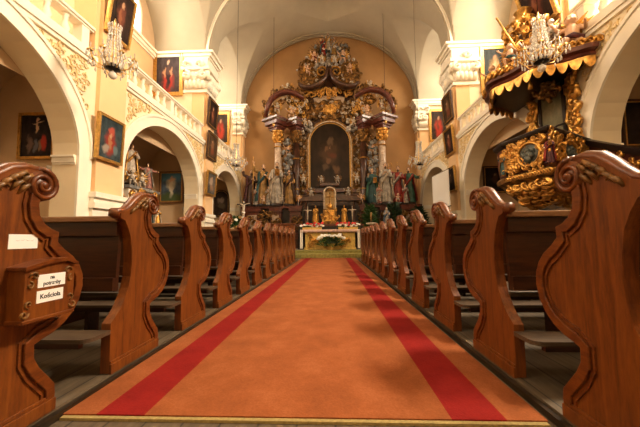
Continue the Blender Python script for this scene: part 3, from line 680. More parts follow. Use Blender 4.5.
made = [c0] + [dup(c0, l, label=b) for b, l in (('crystal chandelier hanging in front of the pulpit canopy', (4.02, 5.62, 3.88)), ('small distant crystal chandelier before the far left capital', (-3.66, 11.2, 3.38)), ('small distant crystal chandelier above the white screen', (3.30, 11.2, 3.30)))]
for t in made: hang(t, t.location.z)

# ------------------------------------------------------------------ figures
def capsule(mb, pts, rad, n=9): mb.tube(pts, rad, n); mb.ball(pts[0], rad[0], 8, 6); mb.ball(pts[-1], rad[-1], 8, 6)
def hand(mb, wrist, d, up=(0,0,1), k=1.0):
    d = Vector(d).normalized(); u = Vector(up); sdv = d.cross(u)
    if sdv.length < .1: sdv = Vector((1,0,0))
    sdv.normalize(); nrm = sdv.cross(d); w = Vector(wrist)
    mb.ball(w+d*.045*k, (.042*k, .045*k, .042*k), 8, 6); mb.tube([w-d*.02, w+d*.09*k], [.026*k, .038*k], 8)
    for i, L in enumerate((.062, .078, .072, .056)):
        b = w+d*.085*k+sdv*(.030-.020*i)*k; mb.tube([b, b+d*L*.5*k-nrm*.004, b+d*L*.85*k-nrm*.022*k, b+d*L*.95*k-nrm*.04*k], [.0105*k]*4, 6)
    b = w+d*.03*k+sdv*.035*k; mb.tube([b, b+d*.035*k+sdv*.03*k, b+d*.07*k+sdv*.032*k-nrm*.015*k], [.013*k, .012*k, .010*k], 6)
def fig_meshes(el, wr, er, wrr, turn=0, beard=False, lean=0, seed=1, veil=False):
    """body, robe, cloak and hair of a robed standing figure 1.75 m tall that looks along -y"""
    b = MB(); hx, hy, hz = .02*sin(turn)+lean, -.03, 1.605
    b.ball((hx, hy, hz), (.074, .092, .115), 14, 10); b.ball((hx, hy-.03, hz-.055), (.055, .062, .062), 10, 8)
    b.tube([(hx-.0, hy-.088, hz+.02), (hx, hy-.112, hz-.022), (hx, hy-.095, hz-.035)], [.010,.016,.010], 6)
    for sg in (-1, 1): b.ball((hx+sg*.076, hy+.005, hz-.01), (.012,.02,.03), 6, 5); b.ball((hx+sg*.03, hy-.083, hz+.022), (.016,.012,.010), 6, 5)
    b.ball((hx, hy-.088, hz-.062), (.024,.010,.008), 6, 4)
    b.tube([(lean*.6, .0, 1.36), (lean*.8, -.005, 1.46), (hx, hy+.015, 1.56)], [.085, .055, .052], 10)
    b.tube([(0,0,.25), (0,0,.9), (lean*.4,0,1.2), (lean*.6,0,1.4)], [.09,.12,.13,.10], 10)
    for sg, e, w in ((-1, el, wr), (1, er, wrr)):
        sh = Vector((sg*.175+lean*.6, 0, 1.385)); e = Vector(e); w = Vector(w)
        capsule(b, [sh, e, w], [.055, .042, .028]); hand(b, w, (w-e), (0,0,1) if abs((w-e).normalized().z) < .9 else (0,-1,0))
    for sg in (-1, 1): b.ball((sg*.085, -.10, .035), (.042,.10,.035), 8, 6); b.tube([(sg*.08,-.03,.05), (sg*.08,0,.4), (0,0,.5)], [.04,.055,.06], 8)
    body = remeshed(b, .0125)
    r = random.Random(seed); ph = r.uniform(0, 6)
    ro = MB()
    ro.lathe([(.26,.045), (.255,.12), (.22,.45), (.185,.75), (.15,1.0), (.15,1.06), (.165,1.2), (.175,1.32), (.13,1.41), (.065,1.455)], (0,0,0), 40,
             lambda th, t: 1+(.13*(1-t)**1.1)*sin(8*th+ph)+.05*(1-t)*sin(13*th+2*ph)+.02*sin(5*th), 1.12, .86)
    ro.V = [(x+lean*.6*max(0, z-.6)/.8, y, z) for x, y, z in ro.V]
    for sg, e, w in ((-1, el, wr), (1, er, wrr)):
        sh = Vector((sg*.165+lean*.6, 0, 1.375)); e = Vector(e); w = Vector(w)
        ro.tube([sh-Vector((sg*.06,0,.0)), sh, sh.lerp(e, .6), e, e.lerp(w, .7)], [.07, .082, .075, .072, .085], 10)
    ck = MB(); n, a0, a1 = 22, -.55+r.uniform(-.2,.2), pi+.9
    rows = [(.205,1.40), (.225,1.25), (.225,1.0), (.27,.7), (.31,.4), (.33,.16)]
    def pt(i, j, d):
        th = a0+(a1-a0)*j/n; R, z = rows[i]; q = (R+d)*(1+.09*sin(6*th+ph)*i/5)
        return (q*cos(th)*1.08+lean*.6*max(0, z-.6)/.8, q*sin(th)*.92, z+.06*sin(th*2+ph)*(i/5))
    for d0, d1 in ((0, .022),):
        vs = [pt(i, j, d) for d in (d0, d1) for i in range(6) for j in range(n+1)]; N = 6*(n+1); fs = []
        for i in range(5):
            for j in range(n):
                q = [i*(n+1)+j, i*(n+1)+j+1, (i+1)*(n+1)+j+1, (i+1)*(n+1)+j]; fs += [tuple(q), tuple(N+k for k in q[::-1])]
        rim = [j for j in range(n+1)] + [i*(n+1)+n for i in range(1, 6)] + [5*(n+1)+j for j in range(n-1, -1, -1)] + [i*(n+1) for i in range(4, 0, -1)]
        fs += [(rim[k], rim[(k+1) % len(rim)], N+rim[(k+1) % len(rim)], N+rim[k]) for k in range(len(rim))]
        ck.add(vs, fs, True)
    ck.tube([(.20,-.05,1.38), (.08,-.17,1.2), (-.10,-.19,.98), (-.22,-.10,.85)], [.05,.06,.06,.05], 8, 1)
    h = MB(); h.ball((hx, hy+.022, hz+.018), (.086,.094,.118), 12, 8); h.ball((hx, hy+.06, hz-.08), (.07,.05,.10), 8, 6)
    if veil: h.lathe([(.03,1.74), (.085,1.71), (.105,1.62), (.115,1.5), (.16,1.36), (.2,1.2)], (hx, .045, 0), 14, None, 1, .72)
    if beard: h.ball((hx, hy-.07, hz-.10), (.05,.04,.065), 8, 6)
    return body, ro, ck, h
POSE = {
 'raise': dict(el=(-.36,-.06,1.45), wr=(-.42,-.14,1.70), er=(.30,-.10,1.14), wrr=(.16,-.28,1.20), lean=.04),
 'bless': dict(el=(-.27,-.10,1.12), wr=(-.22,-.30,1.32), er=(.28,-.05,1.12), wrr=(.14,-.26,1.05)),
 'pray':  dict(el=(-.26,-.10,1.12), wr=(-.05,-.27,1.25), er=(.26,-.10,1.12), wrr=(.05,-.27,1.25)),
 'spread':dict(el=(-.40,-.04,1.28), wr=(-.60,-.16,1.38), er=(.38,-.05,1.22), wrr=(.56,-.20,1.20), lean=-.05),
 'hold':  dict(el=(-.28,-.02,1.10), wr=(-.28,-.24,1.02), er=(.26,-.10,1.15), wrr=(.05,-.25,1.22), lean=.03),
}
CACHE = {}
def statue(label, loc, h, pose, robe, cloak, hair, rz=0, beard=False, held=None, veil=False, group='painted saints around the high altar', skin=None, name='statue', base=True, parent=None):
    key = (pose, beard, veil)
    if key not in CACHE: CACHE[key] = fig_meshes(beard=beard, veil=veil, seed=len(CACHE)+3, **POSE[pose])
    body, ro, ck, hr = CACHE[key]
    if parent is None: t = thing(name, label, 'statue', loc, rz, group)
    else:
        t = bpy.data.objects.new(name, None); COL.objects.link(t); t.parent = parent; t.location = loc; t.rotation_euler.z = rz; t['label'] = label
    k = h/1.80; zb = .05*k
    def up(o): o.scale = (k*.88, k*.9, k); o.location.z = zb; return o
    me = body.copy(); up(meshobj('body', me, skin or SKIN, t))
    up(ro.build('robe', robe, t)); up(ck.build('cloak', cloak, t)); up(hr.build('veil' if veil else 'hair', hair, t))
    if base: MB().lathe([(.30*k,0), (.30*k,.02), (.27*k,.05), (.27*k,.075*k+.02)], n=12).build('base', BLACKW, t)
    w = Vector(POSE[pose]['wr']); w2 = Vector(POSE[pose]['wrr'])
    if held == 'staff': up(MB().tube([(w.x-.02, w.y-.06, .02), (w.x-.02, w.y-.06, 1.95)], .014, 6).ball((w.x-.02, w.y-.06, 1.97), .03, 8, 6).build('staff', GOLD, t))
    if held == 'cross': up(MB().tube([(w2.x, w2.y-.06, .7), (w2.x, w2.y-.05, 1.75)], .018, 6).tube([(w2.x-.17, w2.y-.05, 1.55), (w2.x+.17, w2.y-.05, 1.55)], .018, 6).build('cross', BLACKW, t))
    if held == 'book': up(MB().box(-.10, .10, -.03, .03, -.13, .13, Matrix.Rotation(.5, 3, 'X'), (w2.x, w2.y-.07, w2.z+.04)).build('book', GOLD, t))
    if held == 'halo': up(MB().tube([(.16*cos(2*pi*i/20), .05, 1.66+.16*sin(2*pi*i/20)) for i in range(21)], .012, 5).build('halo', GOLD, t))
    if held == 'crozier': up(MB().tube([(w.x, w.y-.05, .02), (w.x, w.y-.05, 1.75)] + [(w.x+.09-.09*cos(a), w.y-.05, 1.78+.09*sin(a)) for a in (.3,.9,1.6,2.4,3.3,4.2)], .014, 6).build('crozier', GOLD, t))
    return t
PUT = None
def putto_mesh():
    b = MB(); b.ball((0,-.02,.62), (.105,.11,.12), 12, 9); b.ball((0,-.13,.61), (.018,.02,.018), 6, 5)
    for sg in (-1, 1): b.ball((sg*.05,-.105,.59), (.04,.035,.04), 7, 5); b.ball((sg*.105,0,.61), (.015,.02,.03), 6, 4)
    b.tube([(0,0,.15), (0,-.02,.28), (0,0,.42), (0,0,.54)], [.115,.13,.12,.05], 10)
    for sg, e, w in ((-1, (-.22,-.05,.40), (-.32,-.14,.52)), (1, (.22,-.06,.34), (.20,-.24,.36))):
        capsule(b, [(sg*.12,0,.44), e, w], [.05,.045,.03]); hand(b, w, Vector(w)-Vector(e), (0,-1,0), .75)
    for sg, k, f in ((-1, (-.14,-.20,.12), (-.12,-.12,-.10)), (1, (.14,-.12,.02), (.16,.05,-.16))):
        capsule(b, [(sg*.07,-.01,.16), k, f], [.085,.065,.038]); b.ball(Vector(f)+Vector((0,-.05,-.02)), (.03,.06,.025), 7, 5)
    return remeshed(b, .014)
def wing_mb(sg):
    m = MB()
    for row, (n, L, z0) in enumerate(((7, .42, .0), (6, .28, .03))):
        for i in range(n):
            a = .95-.33*i; L2 = L*(1-.06*i); d = Vector((sg*cos(a), .16, sin(a)))
            st_ = Vector((sg*(.06+.02*i), .10-.015*row, .46-.03*i+z0))
            m.tube([st_, st_+d*L2*.5, st_+d*L2], [.03,.034,.010], 6, 1, up=(0,1,0))
    return m
def putto(parent, loc, scale, rz, skin, wings=GOLD, wrap=RED, rx=0, label='carved putto with spread wings'):
    global PUT
    if PUT is None: PUT = (putto_mesh(), wing_mb(-1), wing_mb(1))
    o = meshobj('putto', PUT[0].copy(), skin, parent); o.location = loc; o.scale = (scale,)*3; o.rotation_euler = (rx, 0, rz); o['label'] = label
    for w in PUT[1:]: w.build('wing', wings, o)
    MB().tube([(-.16,-.05,.24), (0,-.17,.20), (.16,-.06,.16), (.10,.10,.12), (-.10,.12,.18), (-.16,-.05,.24)], [.035,.06,.05,.05,.05,.035], 7).build('drapery', wrap, o)
    MB().ball((0,.01,.645), (.115,.115,.115), 10, 7).build('hair', OCH, o)
    return o
# ------------------------------------------------------------------ pulpit
def loft(mb, rings, smooth=False):
    n = len(rings[0]); vs = [p for r in rings for p in r]
    fs = [(i*n+k, i*n+(k+1) % n, (i+1)*n+(k+1) % n, (i+1)*n+k) for i in range(len(rings)-1) for k in range(n)]
    fs += [tuple(range(n-1, -1, -1)), tuple((len(rings)-1)*n+k for k in range(n))]
    return mb.add(vs, fs, smooth)
def leaves(mb, u0, u1, z0, z1, P, n, size, r, inside=None):
    """scatter acanthus scrolls over a patch; P(u, z) gives the point, its in-plane axis and the normal"""
    for _ in range(n):
        for tr in range(20):
            u, z = r.uniform(u0, u1), r.uniform(z0, z1)
            if inside is None or inside(u, z): break
        p, a, nr = P(u, z); th = r.uniform(0, 2*pi); up = Vector((0,0,1)); a = Vector(a); sz = size*r.uniform(.65, 1.3)
        e1 = a*cos(th)+up*sin(th); e2 = -a*sin(th)+up*cos(th)
        mb.curl(Vector(p)+Vector(nr)*r.uniform(0, .03), e1, e2, sz, r.uniform(.8, 1.3), r.uniform(.14, .22), r.choice((-1, 1)), 1, 5, 1.5)
pp = [(3.60,6.60), (3.53,6.20), (3.76,5.22), (5.13,6.03), (5.13,7.35), (4.35,7.40)]
pc = (4.62, 6.45)
def ring(k, z): return [(pc[0]+(x-pc[0])*k, pc[1]+(y-pc[1])*k, z) for x, y in pp]
pul = thing('pulpit', 'dark pulpit with gilded carving projecting from the right pier', 'pulpit', (pc[0], pc[1], 1.30))
loft(MB(), [ring(.93, 1.98), ring(.97, 2.25), ring(.96, 2.62)]).build('basket', REDM, pul, True)
loft(MB(), [ring(.97, 2.59), ring(1.02, 2.61), ring(1.04, 2.63), ring(1.05, 2.68), ring(1.0, 2.71)]).build('rim', BLACKW, pul, True, .008)
loft(MB(), [ring(.93, 1.82), ring(1.0, 1.86), ring(1.01, 1.94), ring(.95, 2.0)]).build('base_moulding', DGOLD, pul, True)
loft(MB(), [ring(.10, 1.30), ring(.32, 1.36), ring(.60, 1.50), ring(.82, 1.68), ring(.92, 1.83)], True).build('bowl', DGOLD, pul, True)
r = random.Random(21)
def facet(i, j, k=1.0, k2=None):
    a, b = Vector((*ring(k, 0)[i][:2], 0)), Vector((*ring(k, 0)[j][:2], 0)); d = (b-a); nr = Vector((d.y, -d.x, 0)).normalized()
    if nr.dot(a-Vector((*pc, 0))) < 0: nr = -nr
    def P(u, z):
        p = a.lerp(b, u)+nr*.02; return (p.x, p.y, z), d.normalized(), nr
    return P, d.length, nr, d.normalized()
FA, FB = facet(1, 2, .965), facet(2, 3, .965)
for F, n1, n2, uc, q in ((FA, 17, 90, .62, .20), (FB, 24, 150, .42, .17)):
    g = MB()
    for i in range(n1):
        p, a, n = F[0]((i+.5)/n1, 1.90); g.curl(p, a, (0,0,1), .10, 1.1, .24, 1)
    leaves(g, .02, .98, 2.04, 2.57, F[0], n2+25, .105, r, lambda u, z: ((u-uc)/q)**2+((z-2.29)/q)**2 > 1)
    g.build('gilded_carving', GOLD, pul, True)
# gilded leaves over the bowl
g = MB()
for F, i, j in ((FA,1,2), (FB,2,3)):
    for m_ in range(70):
        if True:
            t_ = sqrt(r.random()); k = .42+.50*t_; z = 1.43+.37*t_**1.6; p, a, nr = facet(i, j, k)[0](r.random(), z); g.curl(p, Vector(a)*.5-Vector((0,0,1)), a, .16, 1.2, .18, 1 if m_ % 2 else -1); g.ball(p, (.03,.03,.03), 6, 4)
g.build('gilded_leaves', GOLD, pul, True)
for F, u in ((FA, .62), (FB, .42)):                         # oval medallions with a gilt ring and figures in relief
    p, a, n = F[0](u, 2.29); p = Vector(p)
    ringp = [p+n*.03+a*(.235*cos(2*pi*i/28))+Vector((0,0,.215*sin(2*pi*i/28))) for i in range(29)]
    mr = MB().tube(ringp, .026, 7)
    o = mr.build('medallion_ring', GOLD, pul, True)
    m = MB(); m.tube([p-n*.01, p+n*.025], [.225, .20], 20)
    for (du, dz, rr) in ((0,.07,.05), (-.05,-.02,.07), (.07,-.03,.06), (0,-.09,.08), (-.11,.02,.045), (.11,.05,.04), (.02,.0,.06)): m.ball(p+n*.04+a*du+Vector((0,0,dz)), rr, 8, 6)
    m.build('medallion', marble('medallion relief '+str(u), [(.3, (.03,.04,.035)), (.6, (.10,.11,.10)), (.85, (.26,.26,.23))], 7), pul, True)
pcn = Vector(ring(.99, 2.0)[2])-Vector((*pul.location[:2], 1.30))   # seated evangelists at the corners
for i, cm_ in ((2, PURPLE), (1, TEAL)):
    q = Vector(ring(1.0, 0)[i]); d = Vector((q.x-pc[0], q.y-pc[1], 0)).normalized()
    st = statue('small painted evangelist carved on the corner', (q.x-pc[0], q.y-pc[1], 2.0-1.30), .50, 'hold' if i == 2 else 'bless', cm_, RED if i == 2 else OCH, HAIRM, math.atan2(d.y, d.x)+pi/2, True, 'book', name='evangelist', base=False, parent=pul)
# back panel with gilded ears joining pulpit and canopy
py = 6.92
MB().box(5.13, 5.16, py-.30, py+.36, 2.70, 4.22).build('back_panel', GREENM, pul, True)
MB().box(5.10, 5.14, py-.38, py-.30, 2.70, 4.22).box(5.10, 5.14, py+.36, py+.44, 2.70, 4.22).build('panel_frame', BLACKW, pul, True)
for sg, y0 in ((-1, py-.42), (1, py+.48)):
    g = MB().tube([(5.11, y0+sg*(.05+.06*sin(i*.9)), 2.76+i*.1) for i in range(14)], [.03+.02*(i % 2) for i in range(14)], 6)
    for i in range(26):
        z = 2.78+i*.054; w = .04+.13*abs(sin(i*.42)); g.curl((5.10, y0+sg*w, z), (0, sg, .35 if i % 2 else -.5), (0, 0, 1 if i % 2 else -1), .14+.05*(i % 3), 1.15, .16, 1)
    g.build('gilded_ear', GOLD, pul, True)
b_ = MB(); b_.tube([(5.12, py-.42, 3.22), (4.98, py-.30, 3.20), (4.92, py-.12, 3.14)], .025, 6); b_.build('sconce_arm', BLACKW, pul, True)

# stair that climbs to the pulpit through the nearest right arch
stc = thing('pulpit_stair', 'dark stair with sloping carved parapet climbing to the pulpit in the nearest right arch', 'stair', (5.4, 4.6, -.044))
def sz_(y): return 2.655-(6.02-y)*.50
for i in range(10): MB().box(5.06, 5.85, 6.00-.27*(i+1), 6.00-.27*i, -.044, 1.86-.185*i).build('step', BLACKW, stc, True)
MB().prism([(6.01, 1.30), (6.01, sz_(6.01)-.06), (3.32, sz_(3.32)-.06), (3.32, -.04)], 0, 4.99, 5.055).build('parapet', REDM, stc, True)
MB().prism([(6.0, sz_(6.0)-.07), (6.0, sz_(6.0)+.04), (3.28, sz_(3.28)+.04), (3.28, sz_(3.28)-.07)], 0, 4.94, 5.10).build('handrail', BLACKW, stc, True, .015)
g = MB(); leaves(g, 3.6, 5.9, -.62, -.14, lambda u, z: ((4.985, u, sz_(u)+z), (0,1,0), (-1,0,0)), 110, .13, r); g.build('gilded_carving', GOLD, stc, True)
MB().lathe([(.09,-.04), (.09,1.30), (.12,1.36), (.07,1.46), (.10,1.58), (.02,1.68)], (5.02, 3.26, 0), 10).build('newel_post', BLACKW, stc, True)

# ------------------------------------------------------------------ pulpit canopy
cc_ = (5.16, 7.08)
can = thing('pulpit_canopy', 'gilded canopy with hanging scallops and silver clouds over the pulpit', 'canopy', (cc_[0], cc_[1], 4.20))
half = [pi/2+ (pi)*i/36 for i in range(37)]
def crad(th): return 1.27*(1+.05*cos(8*th)+.02*cos(4*th))
def cring(k, z, back=.03): return [(cc_[0]+crad(t)*k*cos(t)*.98, cc_[1]+crad(t)*k*sin(t), z) for t in half] 
def cr2(k, z): 
    return [(min(5.14, x), y, zz) for x, y, zz in cring(k, z)]
loft(MB(), [cr2(.90, 4.26), cr2(.97, 4.24), cr2(1.0, 4.30), cr2(.98, 4.36), cr2(1.05, 4.40), cr2(1.06, 4.48), cr2(.98, 4.52)]).build('cornice', REDM, can, True)
loft(MB(), [cr2(.88, 4.22), cr2(.93, 4.28)]).build('soffit', BLACKW, can, True)
g = MB(); nsc = 19                                           # the lambrequin: a row of hanging gilded scallops
for i in range(nsc):
    t0, t1 = pi/2+pi*i/nsc, pi/2+pi*(i+1)/nsc; K = 8; top, bot = [], []
    for j in range(K+1):
        t = t0+(t1-t0)*j/K; q = crad(t)*.985; x, y = min(5.14, cc_[0]+q*cos(t)*.98), cc_[1]+q*sin(t)
        top.append((x, y, 4.30)); bot.append((x, y, 4.235-.185*sin(pi*j/K)**.7))
    vs = top+bot+[(cc_[0]+(x-cc_[0])*.97, cc_[1]+(y-cc_[1])*.97, z) for x, y, z in top+bot]; N = 2*(K+1); fs = []
    for j in range(K):
        fs += [(j, j+1, K+2+j, K+1+j), (N+j, N+K+1+j, N+K+2+j, N+j+1), (K+1+j, K+2+j, N+K+2+j, N+K+1+j), (j, N+j, N+j+1, j+1)]
    fs += [(0, K+1, N+K+1, N), (K, N+K, N+2*K+1, 2*K+1)]
    g.add(vs, fs)
g.build('scalloped_fringe', GOLD, can, True)
g = MB()
for i in range(64):
    t = pi/2+pi*(i+.5)/64; q = crad(t)*1.02; g.curl((cc_[0]+q*cos(t)*.98-.02, cc_[1]+q*sin(t), 4.54), (-sin(t), cos(t), .1), (0,0,1), .15, 1.15, .19, 1 if i % 2 else -1)
for i in range(46):
    t = pi/2+pi*(i+.5)/46; q = r.uniform(.8, 1.05); g.curl((cc_[0]+q*cos(t), cc_[1]+q*sin(t), r.uniform(4.56, 4.75)), (-sin(t), cos(t), r.uniform(-.6,.9)), (0,0,1), .17, 1.15, .18, 1 if i % 2 else -1)
g.build('gilded_carving', GOLD, can, True)
cl = MB(); r = random.Random(5)
for i in range(130):
    t = pi/2+pi*r.random(); z = r.uniform(4.5, 5.3); q = (1.14-.85*(z-4.5))*r.uniform(.8, 1.05)
    cl.ball((min(5.0, cc_[0]+q*cos(t)), cc_[1]+q*sin(t), z), (r.uniform(.04,.10), r.uniform(.04,.10), r.uniform(.04,.08)), 7, 5)
cl.build('silver_clouds', SILVER, can, True)
MB().lathe([(1.0, 4.5), (.85, 4.7), (.55, 4.95), (.38, 5.3), (.30, 5.6)], (cc_[0]-.4, cc_[1], 0), 14, None, .6, 1).build('dome', DARKM, can, True)
g = MB()
for i in range(7):
    t = pi/2+pi*(i+.5)/7; pts = [(cc_[0]-.2+q*cos(t), cc_[1]+q*sin(t), z) for q, z in ((.95,4.66), (.75,4.85), (.5,5.0), (.36,5.3), (.44,5.62), (.30,5.78))]
    g.tube(pts, [.035,.04,.04,.035,.04,.02], 7)
    g.curl(pts[4], (cos(t), sin(t), 0), (0,0,1), .2, 1.2, .18)
leaves(g, 0, 1, 5.0, 5.9, lambda u, z: ((cc_[0]-.4+.42*cos(pi/2+pi*u), cc_[1]+.42*sin(pi/2+pi*u), z), (-sin(pi/2+pi*u), cos(pi/2+pi*u), 0), (cos(pi/2+pi*u), sin(pi/2+pi*u), 0)), 60, .15, r)
g.build('volutes', GOLD, can, True)
MB().lathe([(.10,5.78), (.22,5.86), (.26,6.0), (.14,6.12), (.20,6.22), (.06,6.34)], (cc_[0]-.45, cc_[1], 0), 14).build('urn', GOLD, can, True)
MB().tube([(4.26, 6.62, 4.90), (4.19, 6.60, 5.007), (3.80, 6.60, 5.74)], .020, 6).build('trumpet', GOLD, can, True)
def canp(x, y, z): return (x-cc_[0], y-cc_[1], z-4.2)
for (x, y, z, sc_, rz, sk, wr_2) in ((4.98, 6.05, 4.62, .95, -.6, SKIN, PURPLE), (4.45, 6.40, 4.62, .70, -.7, SILVER, SILVER), (4.05, 7.35, 4.58, .62, -1.2, SKIN, WHITEP), (4.15, 6.75, 4.75, .62, -.9, SKIN, TEAL), (4.72, 6.25, 4.95, .6, -.4, SILVER, WHITEP)):
    putto(can, canp(x, y, z), sc_, rz, sk, GOLD, wr_2, label='carved angel seated on the canopy')
und = MB()                                                    # gilded cluster under the canopy
for i in range(30):
    und.curl((4.85+r.uniform(-.15,.15), 6.75+r.uniform(-.3,.3), 4.02+r.uniform(-.12,.12)), (r.uniform(-1,1), r.uniform(-1,1), r.uniform(-1,1)), (r.uniform(-1,1), r.uniform(-1,1), .3), .14, 1.1, .18)
und.tube([(4.86, 6.75, 4.24), (4.86, 6.75, 4.0)], [.06,.10], 8)
und.build('dove_cluster', DGOLD, can, True)
ts = MB().lathe([(.012,3.95), (.05,3.97), (.04,4.08), (.02,4.12), (.008,4.25)], (4.34, 6.45, 0), 8); ts.build('tassel', GOLD, can, True)

# ------------------------------------------------------------------ high altar retable
RX, RY, RZ = -.08, 17.40, .24
ret = thing('altar_retable', 'towering dark brown and gilded altarpiece against the orange end wall', 'altarpiece', (RX, RY, RZ))
def rb(mb, x0, x1, y0, y1, z0, z1): return mb.box(RX+x0, RX+x1, y0, y1, z0, z1)
rb(MB(), -5.0, 5.0, 16.35, 18.1, .245, .75).build('plinth', DARKM, ret, True, .015)
rb(rb(MB(), -4.95, 4.95, 16.75, 18.1, .75, 2.46), -1.6, 1.6, 16.6, 16.8, .75, 2.6).build('predella', BLACKW, ret, True)
rb(rb(MB(), -5.0, -1.55, 16.45, 18.1, 2.46, 2.60), 1.55, 5.0, 16.45, 18.1, 2.46, 2.60).build('ledge', REDM, ret, True, .02)
for x in (-4.35, -3.05, -1.95, 1.95, 3.05, 4.35):
    w = .36 if abs(x) < 4 else .5
    p = rb(rb(rb(MB(), x-w, x+w, 16.42, 16.8, .75, .95), x-w*.86, x+w*.86, 16.48, 16.8, .95, 2.28), x-w, x+w, 16.40, 16.8, 2.28, 2.46).build('pedestal', REDM, ret, True, .012)
    rb(MB(), x-w*.5, x+w*.5, 16.46, 16.482, 1.1, 2.1).build('pale_panel', PALEM if abs(x) > 2 else DARKM, p, True)
# back board with the arched picture opening
for sg in (-1, 1):
    g = MB(); leaves(g, 1.6, 4.9, 1.0, 2.25, lambda u, z: ((RX+sg*u, 16.44, z), (1,0,0), (0,-1,0)), 60, .24, rng); g.build('predella_carving', DGOLD, ret, True)
    g = MB(); leaves(g, 1.7, 4.6, 2.65, 4.3, lambda u, z: ((RX+sg*u, 17.5, z), (1,0,0), (0,-1,0)), 90, .28, rng, lambda u, z: z < 4.4-.35*abs(u-2.2)); g.build('ledge_carving', DGOLD, ret, True)
    for x, k in ((2.68, .62), (3.72, .55), (1.72, .55)):
        putto(ret, (sg*x, 16.52-RY, 2.80-RZ), k, -sg*.3, IVORY if k > .6 else SKIN, GOLD, SILVER)
    g = MB().tube([(RX+sg*q, 16.9, z) for q, z in ((1.0,3.05), (1.2,3.25), (1.5,3.2), (1.75,2.95), (1.9,2.98))], [.05,.09,.10,.08,.04], 8, 1.3); g.build('bracket', DARKM, ret, True)
o = [(-2.25, 2.6)] + arc(0, 2.25, 7.2, 1.9, 30) + [(2.25, 2.6)]
MB().prism([(RX+a, b) for a, b in o], 1, 17.55, 17.9).build('back_board', DARKM, ret, True)
def ylane(y): return lambda u, z: ((RX+u, y, z), (1,0,0), (0,-1,0))
r = random.Random(77)
for sg in (-1, 1):
    for x, y, mat_, rad, zt, nm in ((1.95, 17.15, DARKM, .20, 6.35, 'column'), (3.02, 17.05, PALEM, .21, 6.35, 'column')):
        cx = RX+sg*x
        c = MB().lathe([(rad*1.35,2.6), (rad*1.35,2.68), (rad*1.15,2.74), (rad*1.25,2.82), (rad,2.9), (rad*1.04,4.2), (rad*.88,zt)], (cx, y, 0), 18, (lambda th, t: 1+.05*sin(th*2+t*26)) if x < 2.5 else None).build(nm, mat_, ret, True)
        cap = MB().lathe([(rad*.95,zt-.02), (rad*1.15,zt+.02), (rad*.95,zt+.10), (rad*1.05,zt+.4), (rad*1.6,zt+.62), (rad*1.7,zt+.70)], (cx, y, 0), 16)
        for k in range(12):
            a = 2*pi*k/12+.26*(k % 2); zz = zt+.08+.22*(k % 2)
            cap.tube([(cx+cos(a)*rad*q, y+sin(a)*rad*q, zz+dz) for q, dz in ((1.0,0), (1.2,.16), (1.65,.28), (1.6,.20))], [.07,.08,.05,.02], 6)
        cap.build('capital', GOLD if x > 2.5 else DGOLD, c, True)
        rg = MB()
        for zz in (2.95, zt-.25) if x > 2.5 else (3.6, 5.4): rg.tube([(cx+rad*1.04*cos(2*pi*i/16), y+rad*1.04*sin(2*pi*i/16), zz) for i in range(17)], .035, 6)
        rg.build('gilded_ring', GOLD, c, True)
    # entablature blocks, turned on the diagonal
    def diag(mb, cx, cy, h, z0, z1, a=.62):
        return mb.box(-h, h, -h, h, z0, z1, Matrix.Rotation(sg*a, 3, 'Z'), (RX+sg*cx, cy, 0))
    for cx, cy, h0, nm in ((3.10, 17.08, .36, 'entablature'), (1.98, 17.18, .30, 'entablature')):
        zb = 7.06 if cx > 2.5 else 7.02
        e = diag(diag(diag(MB(), cx, cy, h0*.85, zb, zb+.16), cx, cy, h0*1.05, zb+.16, zb+.30), cx, cy, h0*1.4, zb+.30, zb+.56).build(nm, REDM, ret, True, .01)
        diag(MB(), cx, cy, h0*1.58, zb+.561, zb+.585).build('pale_moulding', IVORY, e, True)
        diag(MB(), cx, cy, h0*1.74, zb+.586, zb+.70).build('cornice', REDM, e, True)
    # broken scrolled pediment over each wing
    arcp = [(3.72,7.92), (3.62,8.45), (3.38,8.95), (2.95,9.25), (2.40,9.36), (1.90,9.22), (1.52,8.92)]
    m = MB(); m.tube([(RX+sg*x, 16.86, z) for x, z in arcp], [.11,.13,.15,.16,.16,.15,.11], 8, 1.5, up=(0,1,0)); m.build('pediment_scroll', REDM, ret, True)
    g = MB()
    for i in range(70):
        q = i/69*(len(arcp)-1); k = min(int(q), len(arcp)-2); f = q-k; x = arcp[k][0]*(1-f)+arcp[k+1][0]*f; z = arcp[k][1]*(1-f)+arcp[k+1][1]*f
        g.curl((RX+sg*x*1.03, 17.0+r.uniform(-.1,.1), z+r.uniform(.04,.34)), (r.uniform(-1,1), 0, r.uniform(-1,1)), (0, 0, 1), .24, 1.15, .18, r.choice((-1,1)))
    leaves(g, 1.3, 3.4, 7.9, 9.2, lambda u, z: ((RX+sg*u, 17.25, z), (1,0,0), (0,-1,0)), 100, .25, r, lambda u, z: z < 9.2-.5*abs(u-2.3)**1.6 and ((u-2.75)/.50)**2+((z-8.3)/.60)**2 > 1)
    g.build('gilded_carving', DGOLD, ret, True)
    g = MB(); leaves(g, 1.3, 3.5, 7.9, 9.4, lambda u, z: ((RX+sg*u, 17.05, z), (1,0,0), (0,-1,0)), 45, .20, r, lambda u, z: z < 9.4-.5*abs(u-2.3)**1.6 and ((u-2.75)/.42)**2+((z-8.2)/.5)**2 > 1)
    g.build('bright_gilding', GOLD, ret, True)
    # carved strip between picture frame and column, ears outside the inner column
    g = MB(); leaves(g, 1.40, 1.85, 3.0, 7.4, lambda u, z: ((RX+sg*u, 17.48, z), (1,0,0), (0,-1,0)), 170, .20, r); g.build('carved_strip', DGOLD, ret, True)
    # silver and grey clouds, a cluster beside the arch and a long one hanging between the columns
    g = MB()
    for i in range(26): g.ball((RX+sg*r.uniform(1.05,1.7), 17.3+r.uniform(-.1,.1), r.uniform(7.1,7.75)), (r.uniform(.08,.17), .1, r.uniform(.07,.13)), 7, 5)
